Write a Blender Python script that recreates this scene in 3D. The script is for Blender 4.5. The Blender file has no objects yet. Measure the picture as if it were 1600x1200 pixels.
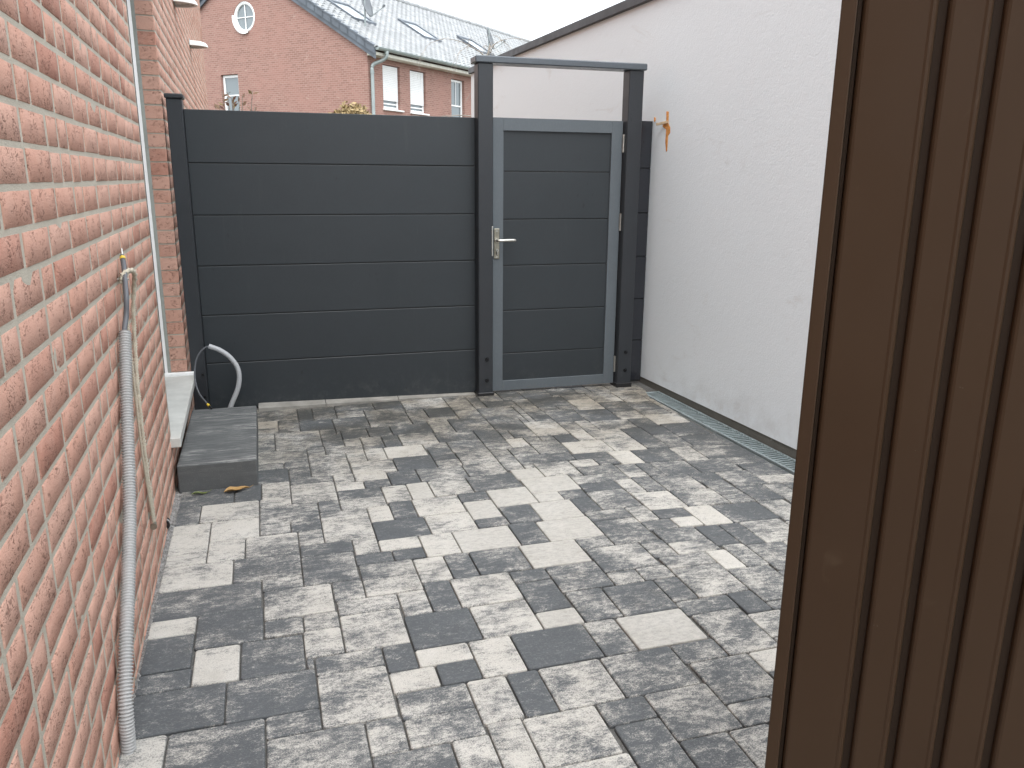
import bpy, bmesh, math, random
from mathutils import Vector, Matrix, noise
from mathutils.geometry import tessellate_polygon

# ------------------------------------------------------------------ camera, world, light, exposure
S = bpy.context.scene
COL = S.collection
F_PX, PITCH, ROLL, YAW, EYE = 1251.0, .2504, .00747, .301588, 1.42
cam_data = bpy.data.cameras.new('camera')
cam_data.sensor_width = 36.0
cam_data.lens = 36.0 * F_PX / 1600.0
cam_data.clip_start = .05
cam_data.clip_end = 2000
cam = bpy.data.objects.new('camera', cam_data)
COL.objects.link(cam)
cy, sy = math.cos(YAW), math.sin(YAW)
A = Matrix(((cy, -sy, 0), (0, 0, -1), (sy, cy, 0)))
cp, sp = math.cos(PITCH), math.sin(PITCH)
B = Matrix(((1, 0, 0), (0, cp, -sp), (0, sp, cp)))
cr, sr = math.cos(ROLL), math.sin(ROLL)
Cm = Matrix(((cr, -sr, 0), (sr, cr, 0), (0, 0, 1)))
CAMR = Cm @ B @ A                       # world -> camera (x right, y down, z forward)
rot = CAMR.transposed() @ Matrix(((1, 0, 0), (0, -1, 0), (0, 0, -1)))
cam.matrix_world = Matrix.Translation((0, 0, EYE)) @ rot.to_4x4()
S.camera = cam
S.render.resolution_x, S.render.resolution_y = 1024, 768

SUN_EL, SUN_AZ = math.radians(64), math.radians(190)      # azimuth measured from +Y clockwise
world = bpy.data.worlds.new('World')
S.world = world
world.use_nodes = True
wn = world.node_tree
wn.nodes.clear()
w_out = wn.nodes.new('ShaderNodeOutputWorld')
w_bg = wn.nodes.new('ShaderNodeBackground')
w_sky = wn.nodes.new('ShaderNodeTexSky')
w_sky.sky_type = 'NISHITA'
w_sky.sun_disc = False
w_sky.sun_elevation = SUN_EL
w_sky.sun_rotation = SUN_AZ
w_sky.dust_density = 6.0
w_sky.air_density = 1.2
w_hsv = wn.nodes.new('ShaderNodeHueSaturation')
w_hsv.inputs['Saturation'].default_value = .12
w_mix = wn.nodes.new('ShaderNodeMix')
w_mix.data_type = 'RGBA'
w_mix.inputs[0].default_value = .62            # overcast: an even layer of cloud over the clear sky
w_mix.inputs[7].default_value = (8.15, 8.75, 9.4, 1)
w_bg.inputs['Strength'].default_value = .125
wn.links.new(w_sky.outputs[0], w_hsv.inputs['Color'])
wn.links.new(w_hsv.outputs[0], w_mix.inputs[6])
wn.links.new(w_mix.outputs[2], w_bg.inputs['Color'])
wn.links.new(w_bg.outputs[0], w_out.inputs['Surface'])

sun_data = bpy.data.lights.new('sun', 'SUN')
sun_data.energy = .6
sun_data.angle = math.radians(45)
sun_data.color = (1.0, .985, .965)
sun = bpy.data.objects.new('sun', sun_data)
COL.objects.link(sun)
sd = Vector((math.sin(SUN_AZ) * math.cos(SUN_EL), math.cos(SUN_AZ) * math.cos(SUN_EL), math.sin(SUN_EL)))
sun.rotation_euler = sd.to_track_quat('Z', 'Y').to_euler()

vs = S.view_settings
vs.view_transform = 'Standard'
vs.look = 'None'
vs.gamma = 1.0
vs.use_curve_mapping = False
vs.exposure = 1.42

random.seed(11)
R = random.Random(5)

# ------------------------------------------------------------------ helpers
def project(p):
    c = CAMR @ (Vector(p) - Vector((0, 0, EYE)))
    if c.z < .05:
        return None
    return 800 + F_PX * c.x / c.z, 600 + F_PX * c.y / c.z

class MB:
    """collects vertices and faces of one mesh"""
    def __init__(s):
        s.v, s.f, s.sm = [], [], []
    def add(s, vs_, fs, smooth=False):
        o = len(s.v)
        s.v += [tuple(q) for q in vs_]
        s.f += [tuple(i + o for i in f) for f in fs]
        s.sm += [smooth] * len(fs)
        return s
    def box(s, x0, x1, y0, y1, z0, z1, b=0.0, xf=None):
        if b <= 0:
            v = [(x, y, z) for z in (z0, z1) for y in (y0, y1) for x in (x0, x1)]
            f = [(0, 2, 3, 1), (4, 5, 7, 6), (0, 1, 5, 4), (2, 6, 7, 3), (0, 4, 6, 2), (1, 3, 7, 5)]
        else:
            b = min(b, (x1 - x0) * .45, (y1 - y0) * .45, (z1 - z0) * .45)
            v, f = [], []
            idx = {}
            for cz in (0, 1):
                for cy_ in (0, 1):
                    for cx in (0, 1):
                        X, Y, Z = (x0, x1)[cx], (y0, y1)[cy_], (z0, z1)[cz]
                        ix, iy, iz = X + (b, -b)[cx], Y + (b, -b)[cy_], Z + (b, -b)[cz]
                        for ax, q in enumerate(((X, iy, iz), (ix, Y, iz), (ix, iy, Z))):
                            idx[cx, cy_, cz, ax] = len(v)
                            v.append(q)
            I = idx
            for sgn in (0, 1):
                q = [I[sgn, 0, 0, 0], I[sgn, 1, 0, 0], I[sgn, 1, 1, 0], I[sgn, 0, 1, 0]]
                f.append(tuple(q if sgn else q[::-1]))
                q = [I[0, sgn, 0, 1], I[0, sgn, 1, 1], I[1, sgn, 1, 1], I[1, sgn, 0, 1]]
                f.append(tuple(q if sgn else q[::-1]))
                q = [I[0, 0, sgn, 2], I[1, 0, sgn, 2], I[1, 1, sgn, 2], I[0, 1, sgn, 2]]
                f.append(tuple(q if sgn else q[::-1]))
            for a in (0, 1):
                for c in (0, 1):
                    q = [I[a, c, 0, 0], I[a, c, 1, 0], I[a, c, 1, 1], I[a, c, 0, 1]]
                    f.append(tuple(q if a == c else q[::-1])[::-1])
                    q = [I[a, 0, c, 0], I[a, 1, c, 0], I[a, 1, c, 2], I[a, 0, c, 2]]
                    f.append(tuple(q if a == c else q[::-1]))
                    q = [I[0, a, c, 1], I[1, a, c, 1], I[1, a, c, 2], I[0, a, c, 2]]
                    f.append(tuple(q if a == c else q[::-1])[::-1])
            for cx in (0, 1):
                for cy_ in (0, 1):
                    for cz in (0, 1):
                        q = (I[cx, cy_, cz, 0], I[cx, cy_, cz, 1], I[cx, cy_, cz, 2])
                        f.append(q if (cx + cy_ + cz) % 2 else q[::-1])
        if xf is not None:
            v = [tuple(xf @ Vector(q)) for q in v]
        return s.add(v, f)
    def tube(s, pts, r, n=10, cap=True, smooth=True):
        """swept round tube; r is one radius or one per point"""
        pts = [Vector(p) for p in pts]
        rs = r if isinstance(r, (list, tuple)) else [r] * len(pts)
        v, f = [], []
        up = None
        for i, p in enumerate(pts):
            t = (pts[min(i + 1, len(pts) - 1)] - pts[max(i - 1, 0)]).normalized()
            if up is None:
                up = t.orthogonal().normalized()
            up = (up - t * up.dot(t)).normalized()
            w = t.cross(up)
            for k in range(n):
                a = 2 * math.pi * k / n
                v.append(p + (up * math.cos(a) + w * math.sin(a)) * rs[i])
        for i in range(len(pts) - 1):
            for k in range(n):
                a, b = i * n + k, i * n + (k + 1) % n
                f.append((a, b, b + n, a + n))
        s.add(v, f, smooth)
        if cap:
            s.add(v[:n], [tuple(range(n))[::-1]])
            s.add(v[-n:], [tuple(range(n))])
        return s
    def cyl(s, a, b, r, n=14, r2=None, smooth=True):
        return s.tube([a, b], [r, r if r2 is None else r2], n, True, smooth)
    def build(s, name, mat, parent=None, **props):
        me = bpy.data.meshes.new(name)
        me.from_pydata(s.v, [], s.f)
        if any(s.sm):
            me.polygons.foreach_set('use_smooth', s.sm)
        bm = bmesh.new()
        bm.from_mesh(me)
        bmesh.ops.recalc_face_normals(bm, faces=bm.faces)
        bm.to_mesh(me)
        bm.free()
        me.materials.append(mat)
        me.update()
        o = bpy.data.objects.new(name, me)
        COL.objects.link(o)
        if parent is not None:
            o.parent = parent
        for k, q in props.items():
            o[k] = q
        return o

def thing(name, label, cat, loc=(0, 0, 0), rz=0.0, group=None):
    o = bpy.data.objects.new(name, None)
    COL.objects.link(o)
    o.location = loc
    o.rotation_euler = (0, 0, rz)
    o.empty_display_size = .1
    o['label'], o['category'] = label, cat
    if group:
        o['group'] = group
    return o

def tag(o, label, cat, group=None):
    o['label'], o['category'] = label, cat
    if group:
        o['group'] = group
    return o

def smooth_path(pts, n=8):
    """Catmull-Rom through the points"""
    P = [Vector(p) for p in pts]
    P = [P[0] * 2 - P[1]] + P + [P[-1] * 2 - P[-2]]
    out = []
    for i in range(1, len(P) - 2):
        a, b, c, d = P[i - 1:i + 3]
        for k in range(n):
            t = k / n
            out.append(.5 * ((2 * b) + (c - a) * t + (2 * a - 5 * b + 4 * c - d) * t * t + (3 * b - a - 3 * c + d) * t ** 3))
    out.append(P[-2])
    return out

# ------------------------------------------------------------------ materials
class NT:
    def __init__(s, name):
        s.m = bpy.data.materials.new(name)
        s.m.use_nodes = True
        s.t = s.m.node_tree
        s.b = s.t.nodes['Principled BSDF']
        s.geo = None
    def n(s, typ, **kw):
        nd = s.t.nodes.new(typ)
        for k, q in kw.items():
            setattr(nd, k, q)
        return nd
    def l(s, a, b):
        s.t.links.new(a, b)
    def pos(s, scale=(1, 1, 1), obj=False, loc=None):
        mp = s.n('ShaderNodeMapping')
        mp.inputs['Scale'].default_value = scale
        if obj:
            s.l(s.n('ShaderNodeTexCoord').outputs['Object'], mp.inputs['Vector'])
        else:
            s.l(s.n('ShaderNodeNewGeometry').outputs['Position'], mp.inputs['Vector'])
        if loc is not None:
            s.l(loc, mp.inputs['Location'])
        return mp.outputs[0]
    def noise(s, vec, scale, detail=4, rough=.55, dist=0.0):
        nd = s.n('ShaderNodeTexNoise')
        nd.inputs['Scale'].default_value = scale
        nd.inputs['Detail'].default_value = detail
        nd.inputs['Roughness'].default_value = rough
        nd.inputs['Distortion'].default_value = dist
        s.l(vec, nd.inputs['Vector'])
        return nd.outputs['Fac']
    def math(s, op, a, b=None, clamp=False):
        nd = s.n('ShaderNodeMath', operation=op, use_clamp=clamp)
        for i, q in enumerate((a, b)):
            if q is None:
                continue
            if isinstance(q, (int, float)):
                nd.inputs[i].default_value = q
            else:
                s.l(q, nd.inputs[i])
        return nd.outputs[0]
    def rng(s, v, a, b, c=0.0, d=1.0, smooth=True):
        nd = s.n('ShaderNodeMapRange', interpolation_type='SMOOTHSTEP' if smooth else 'LINEAR')
        s.l(v, nd.inputs[0])
        for i, q in enumerate((a, b, c, d)):
            if isinstance(q, (int, float)):
                nd.inputs[i + 1].default_value = q
            else:
                s.l(q, nd.inputs[i + 1])
        return nd.outputs[0]
    def mix(s, f, a, b, mode='MIX'):
        nd = s.n('ShaderNodeMix', data_type='RGBA', blend_type=mode)
        for i, q in ((0, f), (6, a), (7, b)):
            if isinstance(q, (int, float)):
                nd.inputs[i].default_value = q
            elif isinstance(q, tuple):
                nd.inputs[i].default_value = q if len(q) == 4 else (*q, 1)
            else:
                s.l(q, nd.inputs[i])
        return nd.outputs[2]
    def color(s, c):
        if isinstance(c, tuple):
            s.b.inputs['Base Color'].default_value = (*c, 1)
        else:
            s.l(c, s.b.inputs['Base Color'])
        return s
    def rough(s, r):
        if isinstance(r, (int, float)):
            s.b.inputs['Roughness'].default_value = r
        else:
            s.l(r, s.b.inputs['Roughness'])
        return s
    def set(s, **kw):
        for k, q in kw.items():
            s.b.inputs[k.replace('_', ' ')].default_value = q
        return s
    def bump(s, h, strength=.5, dist=.004):
        nd = s.n('ShaderNodeBump')
        nd.inputs['Strength'].default_value = strength
        nd.inputs['Distance'].default_value = dist
        s.l(h, nd.inputs['Height'])
        s.l(nd.outputs[0], s.b.inputs['Normal'])
        return s

def plain(name, c, rough=.5, metal=0.0, var=.12, scale=6.0, bump=.15, bscale=140, bdist=.001, spec=.5):
    m = NT(name)
    p = m.pos()
    n1 = m.noise(p, scale, 5, .6)
    f = m.rng(n1, .3, .7, 1 - var, 1 + var, False)
    cc = m.n('ShaderNodeVectorMath', operation='SCALE')
    cc.inputs[0].default_value = c
    m.l(f, cc.inputs['Scale'])
    m.color(cc.outputs[0])
    m.rough(m.rng(m.noise(p, scale * 2.3, 4), .3, .7, rough - .07, rough + .07, False))
    m.set(Metallic=metal, Specular_IOR_Level=spec)
    if bump:
        m.bump(m.noise(p, bscale, 3), bump, bdist)
    return m.m

M = {}
def mk_brick():
    m = NT('handmade_brick')
    p = m.pos()
    g = m.n('ShaderNodeNewGeometry')
    rnd = g.outputs['Random Per Island']
    oi = m.n('ShaderNodeObjectInfo').outputs['Random']
    r = m.math('FRACT', m.math('ADD', rnd, oi))
    r2 = m.math('FRACT', m.math('MULTIPLY', r, 7.31))
    c = m.mix(r, (.505, .275, .205), (.56, .335, .26))
    c = m.mix(m.rng(r2, .80, .97), c, (.42, .205, .15))
    n1 = m.noise(p, 16, 5, .65)
    c = m.mix(m.rng(n1, .42, .72, 0, .32), c, (.55, .345, .275))
    dust = m.noise(p, 55, 4, .7)
    c = m.mix(m.rng(dust, .5, .8, 0, .35), c, (.58, .37, .29))
    # folds and pits of a hand-struck brick
    fold = m.noise(m.pos((1, 1, 1.5)), 75, 3, .6, 1.6)
    pit = m.math('MULTIPLY', m.rng(fold, .33, .45, 1, 0), m.rng(m.noise(p, 19, 3), .44, .58))
    c = m.mix(m.math('MULTIPLY', pit, .6), c, (.20, .09, .06))
    m.color(c)
    m.rough(.9).set(Specular_IOR_Level=.25)
    h = m.math('ADD', m.math('MULTIPLY', n1, .12), m.math('MULTIPLY', fold, .5))
    h = m.math('SUBTRACT', h, m.math('MULTIPLY', pit, .8))
    h = m.math('ADD', h, m.math('MULTIPLY', m.noise(p, 260, 2), .15))
    m.bump(h, .9, .0060)
    return m.m
M['brick'] = mk_brick()

def mk_mortar():
    m = NT('mortar')
    p = m.pos()
    n1 = m.noise(p, 9, 5, .6)
    c = m.mix(n1, (.40, .36, .295), (.53, .485, .405))
    c = m.mix(m.rng(m.noise(p, 420, 2), .55, .75, 0, .5), c, (.25, .23, .20))
    m.color(c).rough(.95).set(Specular_IOR_Level=.2)
    m.bump(m.math('ADD', m.noise(p, 60, 4, .7), m.math('MULTIPLY', m.noise(p, 350, 2), .5)), .8, .004)
    return m.m
M['mortar'] = mk_mortar()

def mk_paver():
    m = NT('concrete_paver')
    a = m.n('ShaderNodeAttribute', attribute_type='OBJECT', attribute_name='tone')
    tone = a.outputs['Fac']
    rv = m.n('ShaderNodeVectorMath', operation='SCALE')
    rv.inputs[0].default_value = (97.0, 61.0, 43.0)
    m.l(m.n('ShaderNodeObjectInfo').outputs['Random'], rv.inputs['Scale'])
    off = rv.outputs[0]                                  # every stone has its own marbling
    p = m.pos((1, 1.9, 1), loc=off)
    p0 = m.pos((1, 1, 1), loc=off)
    even = m.math('GREATER_THAN', tone, 1.2)              # the evenly pale pavers carry tone + 1.5
    t = m.math('SUBTRACT', tone, m.math('MULTIPLY', even, 1.5))
    big = m.noise(p, 12.0, 4, .62, .5)
    mid = m.noise(p, 36, 6, .8, .2)
    fine = m.noise(p, 240, 3, .75)
    v = m.math('ADD', m.math('MULTIPLY', big, .42), m.math('MULTIPLY', mid, .58))
    v = m.math('ADD', v, m.math('MULTIPLY', m.math('SUBTRACT', fine, .5), .62))
    v = m.math('ADD', m.math('MULTIPLY', m.math('SUBTRACT', v, .5), 1.75), .5)
    v = m.math('ADD', v, m.math('MULTIPLY', m.math('SUBTRACT', m.noise(p0, 4.2, 2, .5), .5), .75))
    th = m.rng(t, 0.0, 1.0, .80, .22, False)
    mask = m.rng(v, m.math('SUBTRACT', th, .21), m.math('ADD', th, .21))
    mask = m.math('MULTIPLY', mask, m.rng(fine, .30, .52, .58, 1.0))
    mask = m.math('ADD', m.math('MULTIPLY', mask, .93), m.rng(m.noise(p, 95, 4, .75), .52, .70, 0, .16), True)
    evenmask = m.rng(m.math('ADD', m.math('MULTIPLY', mid, .6), m.math('MULTIPLY', fine, .4)), .35, .62, .55, .88)
    mk = m.n('ShaderNodeMix', data_type='FLOAT')
    m.l(even, mk.inputs[0]); m.l(mask, mk.inputs[2]); m.l(evenmask, mk.inputs[3])
    mask = mk.outputs[0]
    dark = m.mix(m.noise(p0, 11, 4, .6), (.066, .073, .079), (.102, .110, .117))
    dark = m.mix(m.rng(mid, .50, .72, 0, .45), dark, (.19, .20, .205))
    dark = m.mix(m.rng(fine, .56, .74, 0, .5), dark, (.25, .26, .26))
    light = m.mix(m.noise(p0, 7, 4, .6), (.50, .478, .43), (.62, .60, .555))
    light = m.mix(m.rng(mid, .30, .48, .5, 0), light, (.46, .44, .40))
    light = m.mix(m.rng(m.noise(p0, 300, 3, .7), .57, .72, 0, .65), light, (.30, .285, .26))
    c = m.mix(mask, dark, light)
    # trodden-in dirt, in drifts of its own, mostly along the gate
    wp = m.pos()
    yy = m.n('ShaderNodeSeparateXYZ'); m.l(wp, yy.inputs[0])
    d = m.math('MULTIPLY', m.rng(yy.outputs[1], 3.2, 4.8, .10, .95), m.rng(m.noise(wp, 2.6, 5, .6), .30, .58))
    c = m.mix(d, c, (.60, .56, .50), 'MULTIPLY')
    c = m.mix(m.math('MULTIPLY', m.rng(m.noise(wp, 5.5, 6, .7), .54, .72), .35), c, (.62, .60, .56), 'MULTIPLY')
    m.color(c)
    m.rough(m.rng(mask, 0, 1, .62, .85, False)).set(Specular_IOR_Level=.35)
    h = m.math('ADD', m.math('MULTIPLY', mid, .5), m.math('MULTIPLY', fine, .35))
    m.bump(h, .5, .004)
    return m.m
M['paver'] = mk_paver()

def mk_sand():
    m = NT('joint_sand')
    p = m.pos()
    n1, n2 = m.noise(p, 30, 4, .6), m.noise(p, 420, 2)
    c = m.mix(n1, (.04, .04, .038), (.15, .147, .138))
    c = m.mix(m.rng(n2, .5, .7, 0, .5), c, (.32, .31, .29))
    m.color(c).rough(.95)
    m.bump(n2, .7, .003)
    return m.m
M['sand'] = mk_sand()

def mk_stucco():
    m = NT('white_render')
    p = m.pos()
    n1 = m.noise(p, 1.1, 5, .6)
    c = m.mix(n1, (.775, .83, .86), (.82, .87, .90))
    sc = m.noise(m.pos((1, .7, 2.0)), 2.3, 6, .7, 1.0)
    c = m.mix(m.rng(sc, .58, .72, 0, .35), c, (.62, .615, .60))
    z = m.n('ShaderNodeSeparateXYZ'); m.l(p, z.inputs[0])
    # splash dirt low on the wall
    sp_ = m.math('MULTIPLY', m.rng(z.outputs[2], .05, .32, 1, 0), m.rng(m.noise(p, 6, 5, .65), .40, .70, 0, .28))
    c = m.mix(sp_, c, (.43, .42, .40))
    m.color(c).rough(.92).set(Specular_IOR_Level=.2)
    gr = m.noise(p, 95, 4, .65)
    sw = m.noise(m.pos((1, 1, 1.2)), 21, 4, .6, .8)
    m.bump(m.math('ADD', m.math('MULTIPLY', gr, .6), m.math('MULTIPLY', sw, .6)), .34, .006)
    return m.m
M['stucco'] = mk_stucco()

def mk_anth(name, c, r, streak=.5, spec=.5):
    m = NT(name)
    p = m.pos()
    n1 = m.noise(p, 3.0, 5, .6)
    cc = m.mix(n1, tuple(q * .88 for q in c), tuple(q * 1.12 for q in c))
    fine = m.noise(m.pos((1, 1, .35)), 160, 3, .6)
    cc = m.mix(m.rng(fine, .4, .8, 0, .18), cc, tuple(q * 1.7 for q in c))
    # dried water marks and dust
    st = m.noise(m.pos((9, 9, 1.1)), 2.0, 5, .7)
    cc = m.mix(m.math('MULTIPLY', m.rng(st, .60, .76), .09 * streak), cc, (.20, .20, .19))
    spk = m.rng(m.noise(m.pos((1, 1, .45)), 34, 2), .69, .75)
    cc = m.mix(m.math('MULTIPLY', spk, m.rng(m.noise(p, 2.2, 2), .5, .62, 0, .75)), cc, (.012, .013, .015))
    zz = m.n('ShaderNodeSeparateXYZ'); m.l(p, zz.inputs[0])
    spl = m.math('MULTIPLY', m.rng(zz.outputs[2], .02, .24, 1, 0), m.rng(m.noise(p, 14, 5, .7), .46, .74, 0, .22))
    cc = m.mix(spl, cc, (.14, .138, .13))
    m.color(cc)
    m.rough(m.rng(m.noise(p, 5, 5, .6), .3, .7, r - .09, r + .09, False)).set(Specular_IOR_Level=spec)
    m.bump(m.math('ADD', m.math('MULTIPLY', fine, .4), m.noise(p, 3, 2)), .12, .003)
    return m.m
M['board'] = mk_anth('anthracite_board', (.0235, .0290, .0335), .46)
M['post'] = mk_anth('anthracite_post', (.0245, .0275, .032), .40, .3)
M['frame'] = mk_anth('grey_aluminium_frame', (.100, .117, .130), .42, .8)
M['lintel'] = mk_anth('slate_grey_cap', (.085, .098, .112), .35, .3)
M['gloss'] = mk_anth('glossy_anthracite_board', (.026, .028, .034), .16, .6)
M['black'] = plain('black_plastic', (.012, .012, .013), .4)
M['bolt'] = plain('dark_bolt', (.02, .02, .022), .35, .6)
M['steel'] = plain('brushed_steel', (.55, .54, .50), .36, 1.0, .15, 30)
M['brass'] = plain('dull_nickel', (.36, .34, .28), .42, .9, .2, 30)
M['zinc'] = plain('galvanised_steel', (.46, .53, .54), .42, .75, .2, 22)
M['pvc'] = plain('white_pvc', (.86, .86, .85), .35, 0, .04)
M['gasket'] = plain('dark_gasket', (.02, .02, .02), .6)
M['seal'] = plain('grey_sealant', (.30, .31, .28), .7)
M['sill'] = plain('pale_stone_sill', (.52, .52, .49), .6, 0, .12, 9, .25, 220)
M['conduit'] = plain('grey_conduit', (.41, .41, .405), .45, 0, .06)
M['smoothpipe'] = plain('light_grey_pipe', (.40, .41, .42), .38, 0, .05)
M['cable'] = plain('grey_cable', (.10, .105, .115), .5)
M['yellow'] = plain('yellow_tape', (.72, .50, .05), .45)
M['foam'] = plain('orange_foam', (.66, .29, .08), .85, 0, .35, 40, .8, 90, .006)
M['wood'] = plain('raw_wood', (.55, .42, .28), .8, 0, .2, 40)
M['coping'] = plain('dark_flashing', (.055, .058, .064), .5, 0, .2, 5)
M['lampwhite'] = plain('white_lamp_shell', (.78, .77, .74), .4)
M['lens'] = plain('frosted_lens', (.45, .46, .45), .3)
M['terrain'] = plain('garden_soil', (.10, .10, .075), .95, 0, .3, 1.2, .6, 40, .01)

def mk_rope():
    m = NT('beige_rope')
    p = m.pos()
    c = m.mix(m.noise(p, 220, 3), (.42, .37, .28), (.66, .61, .50))
    m.color(c).rough(.95)
    m.bump(m.noise(p, 500, 2), .6, .002)
    return m.m
M['rope'] = mk_rope()

def mk_plinth():
    m = NT('weathered_plinth')
    p = m.pos()
    c = m.mix(m.noise(p, 7, 6, .7), (.085, .082, .070), (.19, .185, .165))
    c = m.mix(m.rng(m.noise(p, 19, 4, .6), .66, .74, 0, .6), c, (.42, .41, .38))
    m.color(c).rough(.85)
    m.bump(m.noise(p, 70, 4, .7), .6, .004)
    return m.m
M['plinth'] = mk_plinth()

def mk_step():
    m = NT('striped_concrete_step')
    p = m.pos((.8, 7, 7))
    big = m.noise(m.pos((.6, 2.6, 2.6)), 2.4, 4, .6, .3)
    n1 = m.noise(p, 9, 6, .78)
    fine = m.noise(m.pos(), 330, 3, .6)
    c = m.mix(m.noise(m.pos(), 9, 4), (.074, .079, .081), (.110, .115, .116))
    mk = m.math('MULTIPLY', m.rng(n1, .44, .62), m.rng(big, .38, .60, .2, 1.0))
    g = m.n('ShaderNodeNewGeometry')
    nz = m.n('ShaderNodeSeparateXYZ'); m.l(g.outputs['True Normal'], nz.inputs[0])
    mk = m.math('MULTIPLY', mk, m.rng(nz.outputs[2], .3, .8, .12, 1.0))      # pale streaks on the tread; sides coloured darker to stand for their shade
    c = m.mix(mk, c, (.33, .33, .315))
    c = m.mix(m.rng(fine, .58, .72, 0, .5), c, (.24, .24, .235))
    m.color(c).rough(.78).set(Specular_IOR_Level=.35)
    m.bump(m.math('ADD', fine, m.math('MULTIPLY', n1, .6)), .4, .003)
    return m.m
M['step'] = mk_step()

def mk_brown():
    m = NT('brown_coated_steel')
    p = m.pos()
    c = m.mix(m.noise(p, 2.5, 4), (.040, .0215, .0108), (.053, .0305, .0158))
    sm = m.noise(m.pos((1.4, 1.4, 1)), 9, 3, .5, 1.2)
    c = m.mix(m.rng(sm, .64, .80, 0, .14), c, (.17, .13, .09))
    scr = m.noise(m.pos((60, 60, 2.2)), 1.0, 3, .6, .4)
    c = m.mix(m.math('MULTIPLY', m.rng(scr, .70, .76), m.rng(m.noise(p, 3.1, 2), .52, .62, 0, .07)), c, (.20, .16, .12))
    sp2 = m.rng(m.noise(p, 60, 2), .78, .82, 0, .5)
    c = m.mix(sp2, c, (.30, .27, .23))
    m.color(c)
    m.rough(m.rng(m.noise(p, 6, 4), .3, .7, .44, .54, False)).set(Specular_IOR_Level=.32)
    m.bump(m.noise(p, 4, 2), .06, .01)
    return m.m
M['brown'] = mk_brown()
M['groove_shade'] = plain('shaded_brown_groove', (.026, .016, .010), .6, 0, .05, spec=.2)  # the door's brown again, darkened in colour for the shade inside the grooves

def mk_farbrick():
    m = NT('distant_brickwork')
    tc = m.n('ShaderNodeTexCoord').outputs['Object']
    sx = m.n('ShaderNodeSeparateXYZ'); m.l(tc, sx.inputs[0])
    cb = m.n('ShaderNodeCombineXYZ')
    m.l(m.math('ADD', sx.outputs[0], sx.outputs[1]), cb.inputs[0]); m.l(sx.outputs[2], cb.inputs[1])
    b = m.n('ShaderNodeTexBrick')
    b.inputs['Scale'].default_value = 1.0
    b.inputs['Brick Width'].default_value = .165
    b.inputs['Row Height'].default_value = .058
    b.inputs['Mortar Size'].default_value = .007
    b.inputs['Mortar Smooth'].default_value = .2
    b.inputs['Bias'].default_value = -.1
    b.inputs['Color1'].default_value = (.33, .185, .152, 1)
    b.inputs['Color2'].default_value = (.25, .137, .112, 1)
    b.inputs['Mortar'].default_value = (.37, .26, .22, 1)
    m.l(cb.outputs[0], b.inputs['Vector'])
    p = m.pos()
    c = m.mix(m.rng(m.noise(p, .9, 5, .6), .40, .72, 0, .45), b.outputs['Color'], (.36, .20, .165))
    c = m.mix(m.rng(m.noise(m.pos((1, 1, 2.4)), 3.4, 4, .7), .60, .74, 0, .6), c, (.46, .34, .29))
    m.color(c).rough(.9).set(Specular_IOR_Level=.2)
    m.bump(b.outputs['Fac'], -.5, .008)
    return m.m
M['farbrick'] = mk_farbrick()

def mk_tile():
    m = NT('glazed_roof_tile')
    r = m.n('ShaderNodeNewGeometry').outputs['Random Per Island']
    c = m.mix(r, (.185, .19, .19), (.265, .27, .27))
    c = m.mix(m.rng(m.noise(m.pos(), 3, 4), .5, .7, 0, .4), c, (.30, .31, .30))
    m.color(c).rough(.25).set(Specular_IOR_Level=.9)
    return m.m
M['tile'] = mk_tile()
M['slate'] = plain('slate_verge', (.10, .115, .135), .45, 0, .3, 3)
M['zincpipe'] = plain('weathered_zinc', (.33, .37, .36), .45, .4, .15, 3)
M['cream'] = plain('cream_fascia', (.66, .63, .55), .6)
M['shutter'] = plain('white_shutter', (.82, .82, .81), .45, 0, .03)
M['dishgrey'] = plain('grey_dish', (.13, .14, .15), .5)
M['skyglass'] = plain('skylight_glass', (.55, .60, .62), .06, 0, .04, 2, 0, spec=1.0)
M['curtain'] = plain('net_curtain', (.62, .64, .63), .9, 0, .2, 6)

def mk_glass():
    m = NT('window_glass')
    m.color((.16, .19, .20)).rough(.05).set(Specular_IOR_Level=1.0)
    return m.m
M['glass'] = mk_glass()
def mk_leaf(name, a, b):
    m = NT(name)
    r = m.n('ShaderNodeNewGeometry').outputs['Random Per Island']
    m.color(m.mix(r, a, b)).rough(.7)
    return m.m
M['leaf_yellow'] = mk_leaf('dry_yellow_leaf', (.20, .14, .06), (.36, .27, .13))
M['leaf_red'] = mk_leaf('reddish_leaf', (.16, .075, .06), (.22, .17, .07))
M['bark'] = plain('grey_bark', (.27, .235, .20), .9, 0, .3, 8)
def mk_deadleaf():
    m = NT('brown_dead_leaf')
    p = m.pos()
    m.color(m.mix(m.noise(p, 60, 4), (.22, .115, .035), (.50, .32, .12))).rough(.65)
    m.bump(m.noise(p, 90, 3), .5, .003)
    return m.m
M['deadleaf'] = mk_deadleaf()
M['greenleaf'] = plain('green_leaf', (.13, .16, .05), .6, 0, .4, 40)
M['lightkerb'] = plain('pale_concrete_edging', (.26, .25, .225), .85, 0, .3, 8, .5, 90, .003)
M['gravel'] = plain('grey_gravel', (.30, .295, .285), .95, 0, .4, 60, .8, 150, .004)
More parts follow.
